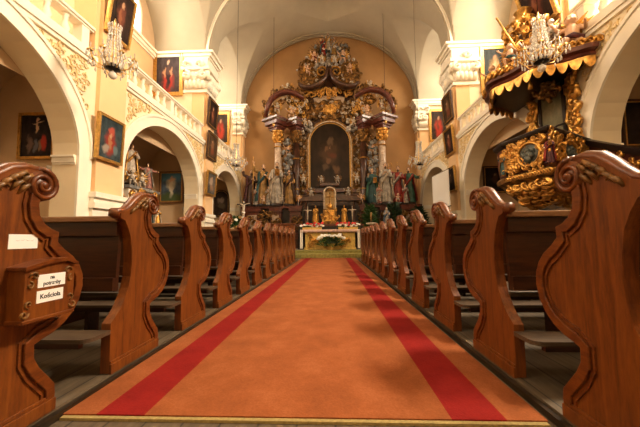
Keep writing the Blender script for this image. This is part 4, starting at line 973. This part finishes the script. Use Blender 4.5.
    g.build('clouds', SILVER, ret, True)
    g = MB()
    for i in range(40):
        z = r.uniform(3.9, 6.6); g.ball((RX+sg*(2.48+r.uniform(-.28,.28)*(1-abs(z-5.4)/2.2)), 17.02+r.uniform(-.12,.12), z), (r.uniform(.08,.18), .1, r.uniform(.07,.15)), 7, 5)
    g.build('clouds', GREY, ret, True)
    g = MB(); leaves(g, 1.3, 3.6, 7.85, 9.3, lambda u, z: ((RX+sg*u, 16.98, z), (1,0,0), (0,-1,0)), 26, .16, r, lambda u, z: z < 9.3-.5*abs(u-2.3)**1.6 and ((u-2.75)/.50)**2+((z-8.3)/.60)**2 > 1)
    leaves(g, 1.40, 1.85, 3.0, 7.4, lambda u, z: ((RX+sg*u, 17.42, z), (1,0,0), (0,-1,0)), 40, .15, r)
    g.build('pale_carving', IVORY, ret, True)
    g = MB(); leaves(g, 2.15, 2.78, 4.0, 6.7, lambda u, z: ((RX+sg*u, 17.2, z), (1,0,0), (0,-1,0)), 60, .22, r); g.build('carved_strip', DGOLD, ret, True)
    for (x, z, y, sc_, sk, wp) in ((2.45, 5.75, 17.1, .75, SKIN, TEAL), (2.35, 4.95, 17.1, .62, SILVER, SILVER), (2.45, 9.42, 17.1, .85, IVORY, IVORY), (3.62, 8.0, 16.95, .62, IVORY, WHITEP), (2.2, 7.85, 17.0, .9, SKIN, OCH), (1.42, 7.35, 17.0, .62, IVORY, IVORY), (3.05, 8.25, 16.95, .72, IVORY, PINK), (1.55, 4.0, 17.1, .7, IVORY, SILVER)):
        putto(ret, (sg*x, y-RY, z-RZ), sc_, sg*r.uniform(-.6,.6), sk, GOLD, wp)
# the arched moulding round the picture
def ar(a, z0, d, h0=6.42): return [(RX-a-d, z0-d)] + [(RX+x, z) for x, z in arc(0, a, h0, a*1.02, 26, d)] + [(RX+a+d, z0-d)]
MB().strip(ar(1.22, 3.75, .16), ar(1.22, 3.75, .0), 1, 17.34, 17.56).build('picture_surround', DGOLD, ret, True)
MB().strip(ar(1.22, 3.75, .07), ar(1.22, 3.75, .015), 1, 17.325, 17.345).build('pale_moulding', IVORY, ret, True)
rb(MB(), -1.5, 1.5, 17.3, 17.56, 3.45, 3.62).build('sill', REDM, ret, True)
# attic: cartouche, marble band, crowning volutes, clouds, rays and figures
o = [(-1.35, 7.6), (-1.65, 8.6), (-1.45, 9.25), (-.9, 9.5), (.9, 9.5), (1.45, 9.25), (1.65, 8.6), (1.35, 7.6)]
MB().prism([(RX+a, b) for a, b in o], 1, 17.45, 17.8).build('attic', DARKM, ret, True)
MB().prism([(RX+a, b) for a, b in [(-.85, 8.86), (-.95, 9.2), (0, 9.36), (.95, 9.2), (.85, 8.86), (0, 9.02)]], 1, 17.38, 17.46).build('marble_band', PALEM, ret, True)
g = MB(); leaves(g, -1.45, 1.45, 7.85, 8.9, ylane(17.4), 190, .25, r, lambda u, z: u*u/(1.3**2)+((z-6.42)/1.42)**2 > 1); g.build('gilded_carving', DGOLD, ret, True)
g = MB(); leaves(g, -.5, .5, 8.0, 8.75, ylane(17.28), 34, .18, r); leaves(g, -1.35, 1.35, 9.25, 9.7, ylane(17.25), 70, .20, r); g.ball((RX, 17.25, 8.38), (.22,.08,.26), 10, 8); g.build('cartouche', GOLD, ret, True)
m = MB()
for sg in (-1, 1):
    m.tube([(RX+sg*x, 16.88, z) for x, z in ((.07,10.85), (.10,10.5), (.24,10.08), (.58,9.74), (1.02,9.56), (1.5,9.62), (1.74,9.88))], [.08,.12,.15,.16,.15,.12,.07], 8, 1.8, up=(0,1,0))
m.build('crowning_volute', DARKM, ret, True)
MB().prism([(RX+a, b) for a, b in [(-1.5, 9.4), (-1.5, 9.8), (-.8, 10.9), (0, 11.3), (.8, 10.9), (1.5, 9.8), (1.5, 9.4)]], 1, 17.45, 17.7).build('crown_board', DARKM, ret, True)
g = MB(); d = MB()
for sg in (-1, 1):
    for i in range(2):
        c = [(RX+sg*(.42+.33*(1-.8*t)*cos(2.6-t*9)*1), 16.92-.05*t, 10.55+.33*(1-.8*t)*sin(2.6-t*9)) for t in [k/22 for k in range(23)]]
        g.tube(c, [.075*(1-.5*k/22) for k in range(23)], 7)
    leaves(d, .65, 1.75, 9.7, 11.1, lambda u, z: ((RX+sg*u, 17.3, z), (1,0,0), (0,-1,0)), 170, .25, r, lambda u, z: u < 1.85-.55*abs(z-10.3))
    leaves(d, 1.1, 1.8, 10.4, 11.4, lambda u, z: ((RX+sg*u, 17.35, z), (1,0,0), (0,-1,0)), 40, .24, r)
g.build('gilded_spiral', GOLD, ret, True); d.build('gilded_carving', DGOLD, ret, True)
g = MB()
for i in range(110): g.ball((RX+r.gauss(0,.62), 17.25+r.uniform(-.15,.15), r.uniform(10.95,11.75)-.1*abs(r.gauss(0,1))), (r.uniform(.06,.14), .10, r.uniform(.05,.11)), 7, 5)
g.build('clouds', SILVER, ret, True)
g = MB()
for i in range(60): g.ball((RX+r.gauss(0,.55), 17.35+r.uniform(-.1,.1), r.uniform(11.5,12.5)), (r.uniform(.06,.14), .10, r.uniform(.05,.11)), 7, 5)
g.build('clouds', GREY, ret, True)
g = MB()
for i in range(46):
    a = pi*(.04+.92*i/45); L = (1.25 if i % 2 else .95)*(1.05+.25*sin(a)); c = Vector((RX, 17.5, 11.6)); q = Vector((cos(a), 0, sin(a)))
    g.tube([c+q*.35, c+q*L], [.05,.012], 5)
leaves(g, -1.3, 1.3, 11.2, 12.4, ylane(17.42), 110, .22, r); g.build('rays', DGOLD, ret, True)
g = MB(); leaves(g, -1.5, 1.5, 9.5, 12.2, ylane(17.12), 26, .16, r, lambda u, z: abs(u) < 1.7-.5*abs(z-10.6)); leaves(g, -1.3, 1.3, 7.95, 8.9, ylane(17.3), 30, .15, r); g.build('pale_carving', IVORY, ret, True)
for (x, z, sc_, rz, sk, wp, y) in ((-.85, 11.35, .8, .3, SKIN, RED, 17.05), (.85, 11.35, .8, -.3, SKIN, TEAL, 17.05), (-.4, 11.2, .6, 0, IVORY, IVORY, 16.95), (.35, 11.15, .6, 0, IVORY, SILVER, 16.95), (-1.25, 10.6, .7, .4, SKIN, OCH, 17.05), (1.25, 10.6, .7, -.4, SKIN, OCH, 17.05)):
    putto(ret, (x, y-RY, z-RZ), sc_, rz, sk, GOLD, wp)
for (x, z, h, ps, c1, c2) in ((-.32, 11.7, 1.15, 'bless', RED, TEAL), (.32, 11.7, 1.15, 'hold', OCH, GREY), (0, 12.0, 1.15, 'spread', WHITEP, GOLD)):
    statue('crowning carved figure among the rays', (x, 17.2-RY, z-RZ), h, ps, c1, c2, HAIRM, 0, True, name='crowning_figure', base=False, parent=ret)

AP = painting('old altar scene', (.028, .016, .009), [(.5,.52,.22,.20,(.085,.045,.022)), (.42,.58,.07,.06,(.17,.085,.04)), (.58,.50,.09,.06,(.13,.045,.022)), (.5,.72,.09,.06,(.13,.08,.045)), (.35,.30,.10,.07,(.11,.065,.035)), (.65,.28,.11,.07,(.13,.065,.03)), (.52,.63,.03,.02,(.26,.15,.08)), (.46,.40,.05,.06,(.16,.08,.04))], .35)
ap = thing('altar_painting', 'large dark arch topped painting in the middle of the altarpiece', 'painting', (RX, 17.5, 3.75))
MB().prism(ar(1.22, 3.75, .0), 1, 17.46, 17.50).build('canvas', AP, ap, True)
MB().strip(ar(1.215, 3.755, .0), ar(1.215, 3.755, -.05), 1, 17.43, 17.46).build('frame', FRAMEG, ap, True)

# ------------------------------------------------------------------ saints on the ledge
LZ = 2.602
statue('dark brown robed saint, outermost on the left ledge of the altarpiece', (-4.62, 16.75, LZ), 2.15, 'raise', BROWN, PURPLE, HAIRM, .25, True)
statue('saint with teal cloak and raised arm left of the pale left column', (-3.92, 16.72, LZ), 2.45, 'raise', OCH, TEAL, HAIRM, .25, True, 'staff')
statue('tall white robed saint in front of the pale left column', (-3.12, 16.66, LZ), 2.55, 'hold', WHITEP, IVORY, HAIRM, .15, True, 'book')
statue('saint in ochre and brown between the two left columns', (-2.40, 16.70, LZ), 2.10, 'bless', OCH, BROWN, HAIRM, .1, False, 'cross')
statue('saint in green and blue between the two right columns', (2.28, 16.70, LZ), 2.10, 'bless', TEAL, GREEN, HAIRM, -.1, False, 'book')
statue('tall white robed saint in front of the pale right column', (3.02, 16.66, LZ), 2.40, 'pray', WHITEP, IVORY, HAIRM, -.15, True)
statue('saint in red with a white cloak right of the pale right column', (3.68, 16.72, LZ), 2.20, 'raise', RED, WHITEP, HAIRM, -.25, True, 'crozier')
statue('red and green robed saint, outermost on the right ledge of the altarpiece', (4.36, 16.75, LZ), 2.12, 'spread', GREEN, RED, HAIRM, -.25, True, 'staff')
for x, c1, c2, lb in ((-4.25, WHITEP, PINK, 'child sized white figure before the outer left saints'), (-3.55, WHITEP, OCH, 'child sized figure beside the white saint on the left'), (2.62, PINK, WHITEP, 'child sized rose figure beside the green and blue saint'), (4.05, WHITEP, RED, 'child sized figure between the two outer right saints')):
    statue(lb, (x, 16.55, LZ), 1.15, 'pray', c1, c2, HAIRM, 0)
# ------------------------------------------------------------------ high altar
AX, AY, AZ = -.10, 14.25, .254
alt = thing('altar_table', 'high altar table with gilded front panels', 'altar', (AX, AY, AZ))
MB().box(-1.20, 1.20, -.30, .40, 0, .10).box(-1.16, 1.16, -.24, .38, .10, .82).build('body', OCHREP, alt, bevel=.01)
MB().box(-1.34, 1.34, -.36, .45, .82, .92).build('tabletop', PALEM, alt, bevel=.01)
for x0, x1 in ((-1.05,-.42), (-.36,.36), (.42,1.05)):
    p = MB().box(x0, x1, -.265, -.239, .16, .76).build('front_panel', OCHREP, alt, bevel=.01)
    m = MB(); leaves(m, x0+.08, x1-.08, .24, .68, lambda u, z: ((u, -.28, z), (1,0,0), (0,-1,0)), 16, .18, random.Random(4)); m.build('panel_carving', GOLD, p)
tc_ = tag(MB().build('x', LINEN) if False else thing('altar_cloth', 'white linen altar cloth with lace ends hanging over the altar', 'altar cloth', (AX, AY, AZ+.92)), 'white linen cloth with lace ends hanging over the high altar', 'altar cloth')
m = MB().box(-1.37, 1.37, -.39, .46, .002, .014)
m.build('cloth_top', LINEN, tc_)
m = MB()
for x0, x1, dz in ((-1.37, 1.37, .13),):
    n = 60; top = [(x0+(x1-x0)*i/n, -.395-.012*sin(i*1.1), .012) for i in range(n+1)]; bot = [(p[0], -.40-.02*sin(i*1.1), -dz+.022*abs(sin(i*.55))) for i, p in enumerate(top)]
    vs = top+bot+[(x, y+.008, z) for x, y, z in top+bot]; N = 2*(n+1); fs = []
    for i in range(n): fs += [(i, i+1, n+2+i, n+1+i), (N+i, N+n+1+i, N+n+2+i, N+i+1), (n+1+i, n+2+i, N+n+2+i, N+n+1+i), (i, N+i, N+i+1, i+1)]
    m.add(vs, fs, True)
m.build('lace_edge', plain('rose tinted lace', (.72,.46,.40), .3, 40, .9), tc_)['label'] = 'rose tinted lace edge'
for sg in (-1, 1):
    m = MB(); n = 14; top = [(sg*(1.30+.08*i/n*1.0), -.41+.02*sin(i*1.4)+0*i, .0) for i in range(n+1)]
    m.prism([(sg*(1.26+.02*i), -.405-.02*sin(i*1.3)) for i in range(7)] + [(sg*(1.38-.02*i), -.37-.02*sin((6-i)*1.3)) for i in range(7)], 2, -.86, .012)
    m.box(sg*1.366, sg*1.385, -.39, .46, -.80, .012)
    m.build('hanging_end', LINEN, tc_)
# gradine behind the altar with the tabernacle shrine
GY = 15.15
gr = thing('gradine', 'dark stepped shelf behind the high altar carrying tabernacle and flowers', 'shelf', (AX, GY, AZ))
MB().box(-1.6, 1.6, -.35, .5, 0, 1.12).build('body', BLACKW, gr, bevel=.01); MB().box(-1.66, 1.66, -.40, .52, 1.12, 1.22).build('top', REDM, gr, bevel=.01)
for sg in (-1, 1):
    MB().lathe([(.10,1.22), (.07,1.3), (.06,2.3), (.10,2.42)], (sg*1.22, .15, 0), 10).build('post', DARKM, gr)
    MB().prism([(sg*.36, 2.42), (sg*1.55, 2.42), (sg*1.55, 2.50), (sg*1.35, 2.62), (sg*.7, 2.70), (sg*.36, 2.72)], 1, -.10, .35).build('cornice_wing', DARKM, gr, bevel=.01)
GT = AZ+1.22
tab = thing('tabernacle', 'gilded round arched tabernacle shrine with a crucifix in the centre', 'tabernacle', (AX, GY, GT))
MB().box(-.42, .42, -.26, .3, 0, .12).box(-.34, .34, -.18, .3, .12, .78).build('body', DGOLD, tab, bevel=.01)
MB().box(-.24, .24, -.20, -.179, .16, .72).build('door', GOLD, tab, bevel=.01)
o = [(-.32, .78)] + arc(0, .32, 1.60, .32, 16) + [(.32, .78)]; i_ = [(-.25, .78)] + arc(0, .25, 1.60, .25, 16) + [(.25, .78)]
MB().strip(o, i_, 1, -.18, .28).build('arch', IVORY, tab)
MB().prism(i_, 1, .24, .29).build('niche', plain('gilt niche', (.72,.50,.24), .2, 8, .5, .3), tab)
MB().box(-.48, .48, -.2, .32, 1.96, 2.04).box(-.42, .42, -.14, .3, 2.04, 2.10).build('cornice', DARKM, tab, bevel=.01)
m = MB(); m.tube([(0,0,.80), (0,0,1.62)], .025, 6).tube([(-.2,0,1.40), (.2,0,1.40)], .025, 6); m.build('crucifix', GOLD, tab)
m = MB(); m.ball((0,-.1,.9), (.16,.08,.14), 10, 7); leaves(m, -.40, .40, .1, .8, lambda u, z: ((u, -.2, z), (1,0,0), (0,-1,0)), 18, .16, random.Random(9)); m.build('gilded_carving', GOLD, tab)
for x, z, s_, b in ((-.42, 2.10, .46, 'inner left'), (.42, 2.10, .46, 'inner right'), (-.95, 2.46, .60, 'outer left'), (.95, 2.46, .60, 'outer right')):
    t = thing('angel_figure', f'small pale angel above the tabernacle, {b} of the four', 'angel', (AX+x, GY+.05, AZ+(1.22 if abs(x) < .5 else .14)+z+.085), 0, 'pale angels above the tabernacle')
    o = putto(t, (0,0,.0), s_, -.3*(1 if x > 0 else -1), WHITEP, DGOLD, WHITEP); o.name = 'body'; del o['label']
statue('gilded figure left of the tabernacle', (AX-.72, GY-.05, GT), .98, 'pray', GOLD, GOLD, GOLD, .1, skin=GOLD, group='gilded figures beside the tabernacle')
statue('gilded figure right of the tabernacle', (AX+.72, GY-.05, GT), .98, 'pray', GOLD, GOLD, GOLD, -.1, skin=GOLD, group='gilded figures beside the tabernacle')
for sg in (-1, 1):
    t = thing('standing_crucifix', f'small pale crucifix beside the gilded figure {SIDE[sg]} of the tabernacle', 'crucifix', (AX+sg*1.12, GY-.1, GT), 0, 'small crucifixes on the gradine')
    MB().lathe([(.12,0), (.12,.03), (.04,.08), (.03,.2)], n=10).build('base', DGOLD, t)
    MB().tube([(0,0,.18), (0,0,.92)], .02, 6).tube([(-.2,0,.72), (.2,0,.72)], .02, 6).build('cross', IVORY, t)
    b = MB(); b.ball((0,-.035,.76), (.03,.03,.038), 8, 6); b.tube([(0,-.03,.40), (0,-.03,.55), (0,-.035,.70)], [.03,.035,.045], 8); b.tube([(0,-.03,.44), (0,-.035,.30), (0,-.02,.22)], [.035,.026,.018], 8)
    for q in (-1, 1): b.tube([(q*.03,-.03,.69), (q*.11,-.03,.72), (q*.19,-.025,.745)], [.02,.014,.011], 6)
    meshobj('figure', remeshed(b, .012), IVORY, t)
# flowers
def blossom_mb(rad, r):
    m = MB(); m.ball((0,0,0), (rad*.35,)*3, 6, 4)
    for i in range(7):
        a = 2*pi*i/7; m.ball((rad*.55*cos(a), rad*.55*sin(a), rad*.12), (rad*.42, rad*.42, rad*.2), 6, 4)
    for i in range(5):
        a = 2*pi*i/5+.3; m.ball((rad*.3*cos(a), rad*.3*sin(a), rad*.3), (rad*.3, rad*.3, rad*.18), 6, 4)
    return m
def foliage_mb(n, ex, ey, z0, z1, r, L=.13, dome=True):
    m = MB()
    for _ in range(n):
        a = r.uniform(0, 2*pi); q = sqrt(r.random()); z = r.uniform(z0, z1); k = sqrt(max(.05, 1-((z-z0)/(z1-z0))**2)) if dome else 1
        p = Vector((ex*q*k*cos(a), ey*q*k*sin(a), z)); d = Vector((cos(a)*r.uniform(.4,1), sin(a)*r.uniform(.4,1), r.uniform(-.4,.9))).normalized(); s_ = d.cross(Vector((r.uniform(-1,1), r.uniform(-1,1), 1))).normalized()
        l = L*r.uniform(.7, 1.3); up = s_.cross(d)*.008
        vs = [p, p+d*l*.45+s_*l*.2, p+d*l, p+d*l*.45-s_*l*.2]; m.add(vs+[v+up for v in vs], [(0,1,2,3), (7,6,5,4), (0,4,5,1), (1,5,6,2), (2,6,7,3), (3,7,4,0)])
    return m
def flowers(label, loc, ex, ey, h, pot, spots, rad, group=None):
    r = random.Random(len(label)); t = thing('flower_arrangement', label, 'flowers', loc, 0, group)
    pot.build('container', BRASS, t)
    f = foliage_mb(260, ex, ey, h*.25, h, r, min(.16, h*.32)).build('foliage', LEAF, t); f['kind'] = 'stuff'
    MB().lathe([(.02, h*.2), (ex*.5, h*.3), (ex*.6, h*.55), (.05, h*.9)], n=10, ey=ey/ex).build('stems', DLEAF, t)
    first = {}
    for x, y, z, mat_ in spots:
        if mat_.name not in first: b = blossom_mb(rad, r).build('blossom', mat_, t); first[mat_.name] = b
        else: b = first[mat_.name].copy(); COL.objects.link(b); b.parent = t
        b.location = (x, y, z); b.rotation_euler = (r.uniform(.4, 1.1), r.uniform(-.4,.4), r.uniform(-.5,.5))
    return t
r = random.Random(12)
sp = [( .60*cos(pi*i/13)*r.uniform(.9,1.05), -.28*sin(pi*i/13)-.06, .52+.10*sin(pi*i/13)+r.uniform(-.04,.05), PETAL) for i in range(14)] + [(.42*cos(pi*i/8), -.20*sin(pi*i/8), .64+r.uniform(-.03,.05), PETAL) for i in range(9)]
flowers('big white flower arrangement standing on the step before the high altar', (AX+.05, 13.62, .254), .56, .30, .62, MB().lathe([(.16,0), (.2,.02), (.13,.08), (.22,.26), (.24,.28)], n=14), sp, .085)
for sg in (-1, 1):
    sp = []
    for i in range(16):
        x = -.52+1.04*i/15; sp.append((x, -.10+r.uniform(-.05,.05), .22+r.uniform(-.05,.06), [PETAL, REDPET, PETAL, PETAL][(i+ (1 if sg > 0 else 0)) % 4]))
    for i in range(5): sp.append(((-.5+.18*i) if sg > 0 else (.5-.18*i), -.14, .30+r.uniform(-.03,.04), REDPET))
    flowers(f'low red and white flowers on the high altar, {SIDE[sg]} of the tabernacle', (AX+sg*.86, AY+.18, AZ+.935), .52, .15, .30, MB().box(-.46, .46, -.10, .10, 0, .12), sp, .085, 'red and white flowers on the altar')
# candle stand, virgin, crucifix stand, plants, prayer desk, screen
t = thing('candle_stand', 'tall brass candle stand with one white candle right of the altar', 'candle stand', (1.88, 14.45, AZ))
MB().lathe([(.16,0), (.16,.04), (.05,.12), (.03,.4), (.06,.5), (.03,.6), (.03,1.05), (.05,1.12)], n=12).build('stem', BRASS, t)
MB().lathe([(.05,1.12), (.24,1.18), (.26,1.24), (.22,1.25), (.04,1.2)], n=16).build('dish', IVORY, t); MB().lathe([(.045,1.2), (.045,1.72), (.012,1.76)], n=10).build('candle', OCH, t)
bt = tag(MB().box(1.52, 1.74, 14.9, 14.93, .85, 1.35).build('gilt_plaque', OCH), 'small yellow plaque on a post right of the altar', 'plaque'); MB().box(1.61, 1.65, 14.93, 14.96, .245, 1.1).build('post', BLACKW, bt)
pd = thing('pedestal', 'dark wooden pedestal carrying the small blue and white statue', 'pedestal', (2.65, 14.6, AZ-.12))
MB().box(-.32, .32, -.32, .32, 0, .14).box(-.26, .26, -.26, .26, .14, 1.0).box(-.34, .34, -.34, .34, 1.0, 1.10).build('body', BLACKW, pd, bevel=.01)
statue('small statue of a woman in white with a blue cloak right of the altar', (2.65, 14.6, AZ-.12+1.102), 1.02, 'pray', WHITEP, BLUE, WHITEP, -.2, veil=True, group=None)
def plant(label, loc, ex, ey, h, mat_, seed):
    r = random.Random(seed); t = thing('potted_plant', label, 'plant', loc, 0, 'dark green plants right of the altar')
    MB().lathe([(.16,0), (.22,.3), (.24,.34), (.2,.34)], n=12).build('pot', BLACKW, t)
    MB().tube([(0,0,.3), (.02,.02,h*.7)], [.04,.02], 6).build('stem', BROWN, t)
    f = foliage_mb(620, ex, ey, .3, h, r, .26, True).build('foliage', mat_, t); f['kind'] = 'stuff'
for i, (x, y, ex, h, lb) in enumerate(((2.0, 15.75, .36, 2.25, 'leafy dark plant beside the candle stand'), (3.2, 15.7, .52, 2.35, 'broad dark green plant below the tall white saint on the right'), (4.40, 15.5, .45, 2.15, 'dark plant at the right corner below the outermost saint'))):
    plant(lb, (x, y, .121), ex, .4, h, DLEAF if i else LEAF, 30+i)
cs = thing('pedestal', 'black draped pedestal under the small crucifix at the left of the altar', 'pedestal', (-3.87, 13.0, .121))
MB().lathe([(.30,0), (.28,.4), (.24,1.0), (.28,1.30), (.30,1.36)], n=16, fold=lambda th, t: 1+.06*sin(9*th)).build('body', BLACKW, cs)
t = thing('standing_crucifix', 'crucifix with a pale figure on the black pedestal at the left', 'crucifix', (-3.87, 13.0, 1.483))
MB().lathe([(.16,0), (.14,.05), (.05,.10)], n=10).build('base', BLACKW, t); MB().tube([(0,0,.05), (0,0,1.08)], .03, 6).tube([(-.30,0,.82), (.30,0,.82)], .03, 6).build('cross', BLACKW, t)
b = MB(); b.ball((.01,-.05,.90), (.045,.05,.06), 8, 6); b.tube([(0,-.05,.40), (0,-.05,.58), (0,-.055,.80)], [.055,.055,.07], 9); b.tube([(0,-.05,.44), (.01,-.07,.26), (0,-.04,.14)], [.06,.042,.03], 8)
for q in (-1, 1): b.tube([(q*.05,-.05,.80), (q*.17,-.05,.84), (q*.29,-.045,.86)], [.032,.022,.016], 6)
meshobj('figure', remeshed(b, .014), IVORY, t); MB().tube([(-.07,-.05,.47), (0,-.12,.44), (.07,-.05,.45)], [.03,.04,.03], 7).build('loincloth', LINEN, t)
r = random.Random(40)
sp = [(.24*cos(2*pi*i/9), .2*sin(2*pi*i/9)-.05, .42+r.uniform(-.08,.12), [OCH, PETAL, OCH][i % 3]) for i in range(9)]
fs_ = thing('flower_stand', 'low dark stand carrying yellow flowers left of the altar', 'stand', (-3.90, 12.15, -.044)); MB().box(-.3, .3, -.25, .25, 0, .04).box(-.24, .24, -.2, .2, .04, 1.12).box(-.3, .3, -.25, .25, 1.12, 1.18).build('body', BLACKW, fs_)
flowers('yellow and white flowers on the low stand at the left', (-3.90, 12.15, 1.138), .26, .22, .5, MB().lathe([(.10,0), (.15,.14), (.13,.2)], n=12), sp, .085)
dk = thing('prayer_desk', 'orange brown wooden desk beyond the last left pew', 'desk', (-2.0, 11.75, -.044))
MB().box(-.50, .50, -.02, .02, 0, 1.36).box(-.50, -.46, 0, .4, 0, 1.36).box(.46, .50, 0, .4, 0, 1.36).build('body', PEW, dk, bevel=.006); MB().box(-.54, .54, -.06, .46, 1.36, 1.42).build('top', CAPWOOD, dk, bevel=.01)
for x in (-.25, .25): MB().box(x-.18, x+.18, -.035, -.019, .15, 1.2).build('panel', CAPWOOD, dk, bevel=.006)
t = thing('projection_screen', 'blank white projection screen standing before the far right arch', 'screen', (4.42, 12.25, -.044), .08)
MB().box(-.012, .012, -.74, .74, 2.02, 3.42).build('sheet', PAPER, t); MB().tube([(.03,-.76,3.43), (.03,.76,3.43)], .03, 8).build('case', IRON, t); MB().tube([(.03,-.76,2.01), (.03,.76,2.01)], .015, 8).build('bottom_bar', IRON, t)
MB().tube([(.05,0,.55), (.05,0,3.43)], .018, 8).build('pole', IRON, t)
for a in (0, 2.09, 4.19): MB().tube([(.05,0,.62), (.05+.42*cos(a),.42*sin(a),.012)], .014, 6).build('leg', IRON, t)
# side altar statues inside the middle left arch, standing on a carved side altar
sa = thing('side_altar', 'pale carved side altar inside the middle left arch', 'side altar', (-6.40, 9.80, -.044))
MB().box(-.55, .40, -.80, .85, 0, 1.1).build('body', PALEM, sa, bevel=.02); MB().box(-.58, .45, -.86, .92, 1.1, 1.20).build('tabletop', WHITE, sa, bevel=.01)
MB().box(-.55, .05, -.75, .80, 1.20, 2.46).build('gradine', WHITE, sa, bevel=.01); MB().box(-.55, .12, -.80, .86, 2.46, 2.56).build('ledge', GREY, sa, bevel=.01)
m = MB(); r = random.Random(8); leaves(m, -.68, .74, 1.35, 2.40, lambda u, z: ((.065, u, z), (0,1,0), (1,0,0)), 40, .22, r); m.build('carving', GOLD, sa)
m = MB(); leaves(m, -.50, .0, 1.35, 2.40, lambda u, z: ((u, -.765, z), (1,0,0), (0,-1,0)), 16, .22, r); m.build('side_carving', GOLD, sa)
S2 = 'white and gilt figures on the left side altar'
for lb, (x, y, z), h, ps, c1, c2 in (('tallest pale and gilt figure on the side altar, raising an arm', (-6.52, 9.32, 2.517), 1.42, 'raise', IVORY, GOLD),
    ('pale figure with spread arms on the side altar', (-6.50, 10.24, 2.517), .98, 'spread', PINK, WHITEP),
    ('small gilt and white figure low on the side altar table', (-6.12, 9.28, 1.157), .80, 'bless', GOLD, WHITEP),
    ('small white figure with teal cloak low on the side altar table', (-6.12, 9.75, 1.157), .86, 'hold', WHITEP, TEAL),
    ('small gilt figure with white cloak at the far end of the side altar table', (-6.12, 10.25, 1.157), .80, 'pray', GOLD, IVORY)):
    statue(lb, (x, y, z), h, ps, c1, c2, HAIRM, pi/2-.75, group=S2)
for x, y, z, k, lb in ((-6.34, 9.18, 2.60, .55, 'plump pale cherub at the foot of the tallest side altar figure'), (-6.38, 9.72, 2.60, .60, 'plump pale cherub between the two upper side altar figures')):
    t = thing('putto', lb, 'cherub', (x, y, z), pi/2-.75, S2); o = putto(t, (0,0,0), k, 0, IVORY, GOLD, WHITEP); o.name = 'body'; del o['label']
# wall lamps in the chapels
for x, y, z, lb in ((-6.05, 6.37, 2.25, 'two armed wall candle holder inside the nearest left arch'), (-5.98, 12.26, 1.95, 'small wall candle holder inside the middle left arch')):
    t = thing('wall_sconce', lb, 'sconce', (x, y, z), 0, 'wall candle holders')
    MB().lathe([(.05,-.03), (.05,.03)], n=10).moved(Matrix.Rotation(pi/2, 4, 'X')).build('back_plate', IRON, t)
    for sg in (-1, 1):
        a = MB().tube([(0,-.03,0), (sg*.08,-.10,-.05), (sg*.15,-.12,0), (sg*.15,-.12,.04)], .012, 6).build('arm', IRON, t)
        MB().lathe([(.02,.04), (.05,.06), (.045,.12), (.06,.16), (.05,.17)], (sg*.15,-.12,0), 10).build('glass_cup', CRYSTAL, a)
# thin wires from the vault to the scrolled pediment
for sg in (-1, 1):
    x = RX+sg*2.95; y = 15.35
    w = tag(MB().tube([(x, y, vault_z(x, y)-.005), (x, y, 6.9)], .010, 5).build('hanging_wire', IRON), f'thin dark wire hanging from the vault on the {SIDE[sg]} of the altarpiece', 'wire', 'wires before the altarpiece')
    MB().lathe([(.01,6.9), (.05,6.86), (.07,6.78), (.03,6.72), (.01,6.66)], (x, y, 0), 10).build('weight', BRASS, w)
for o in list(bpy.data.objects):                              # tidy copies' names
    pass
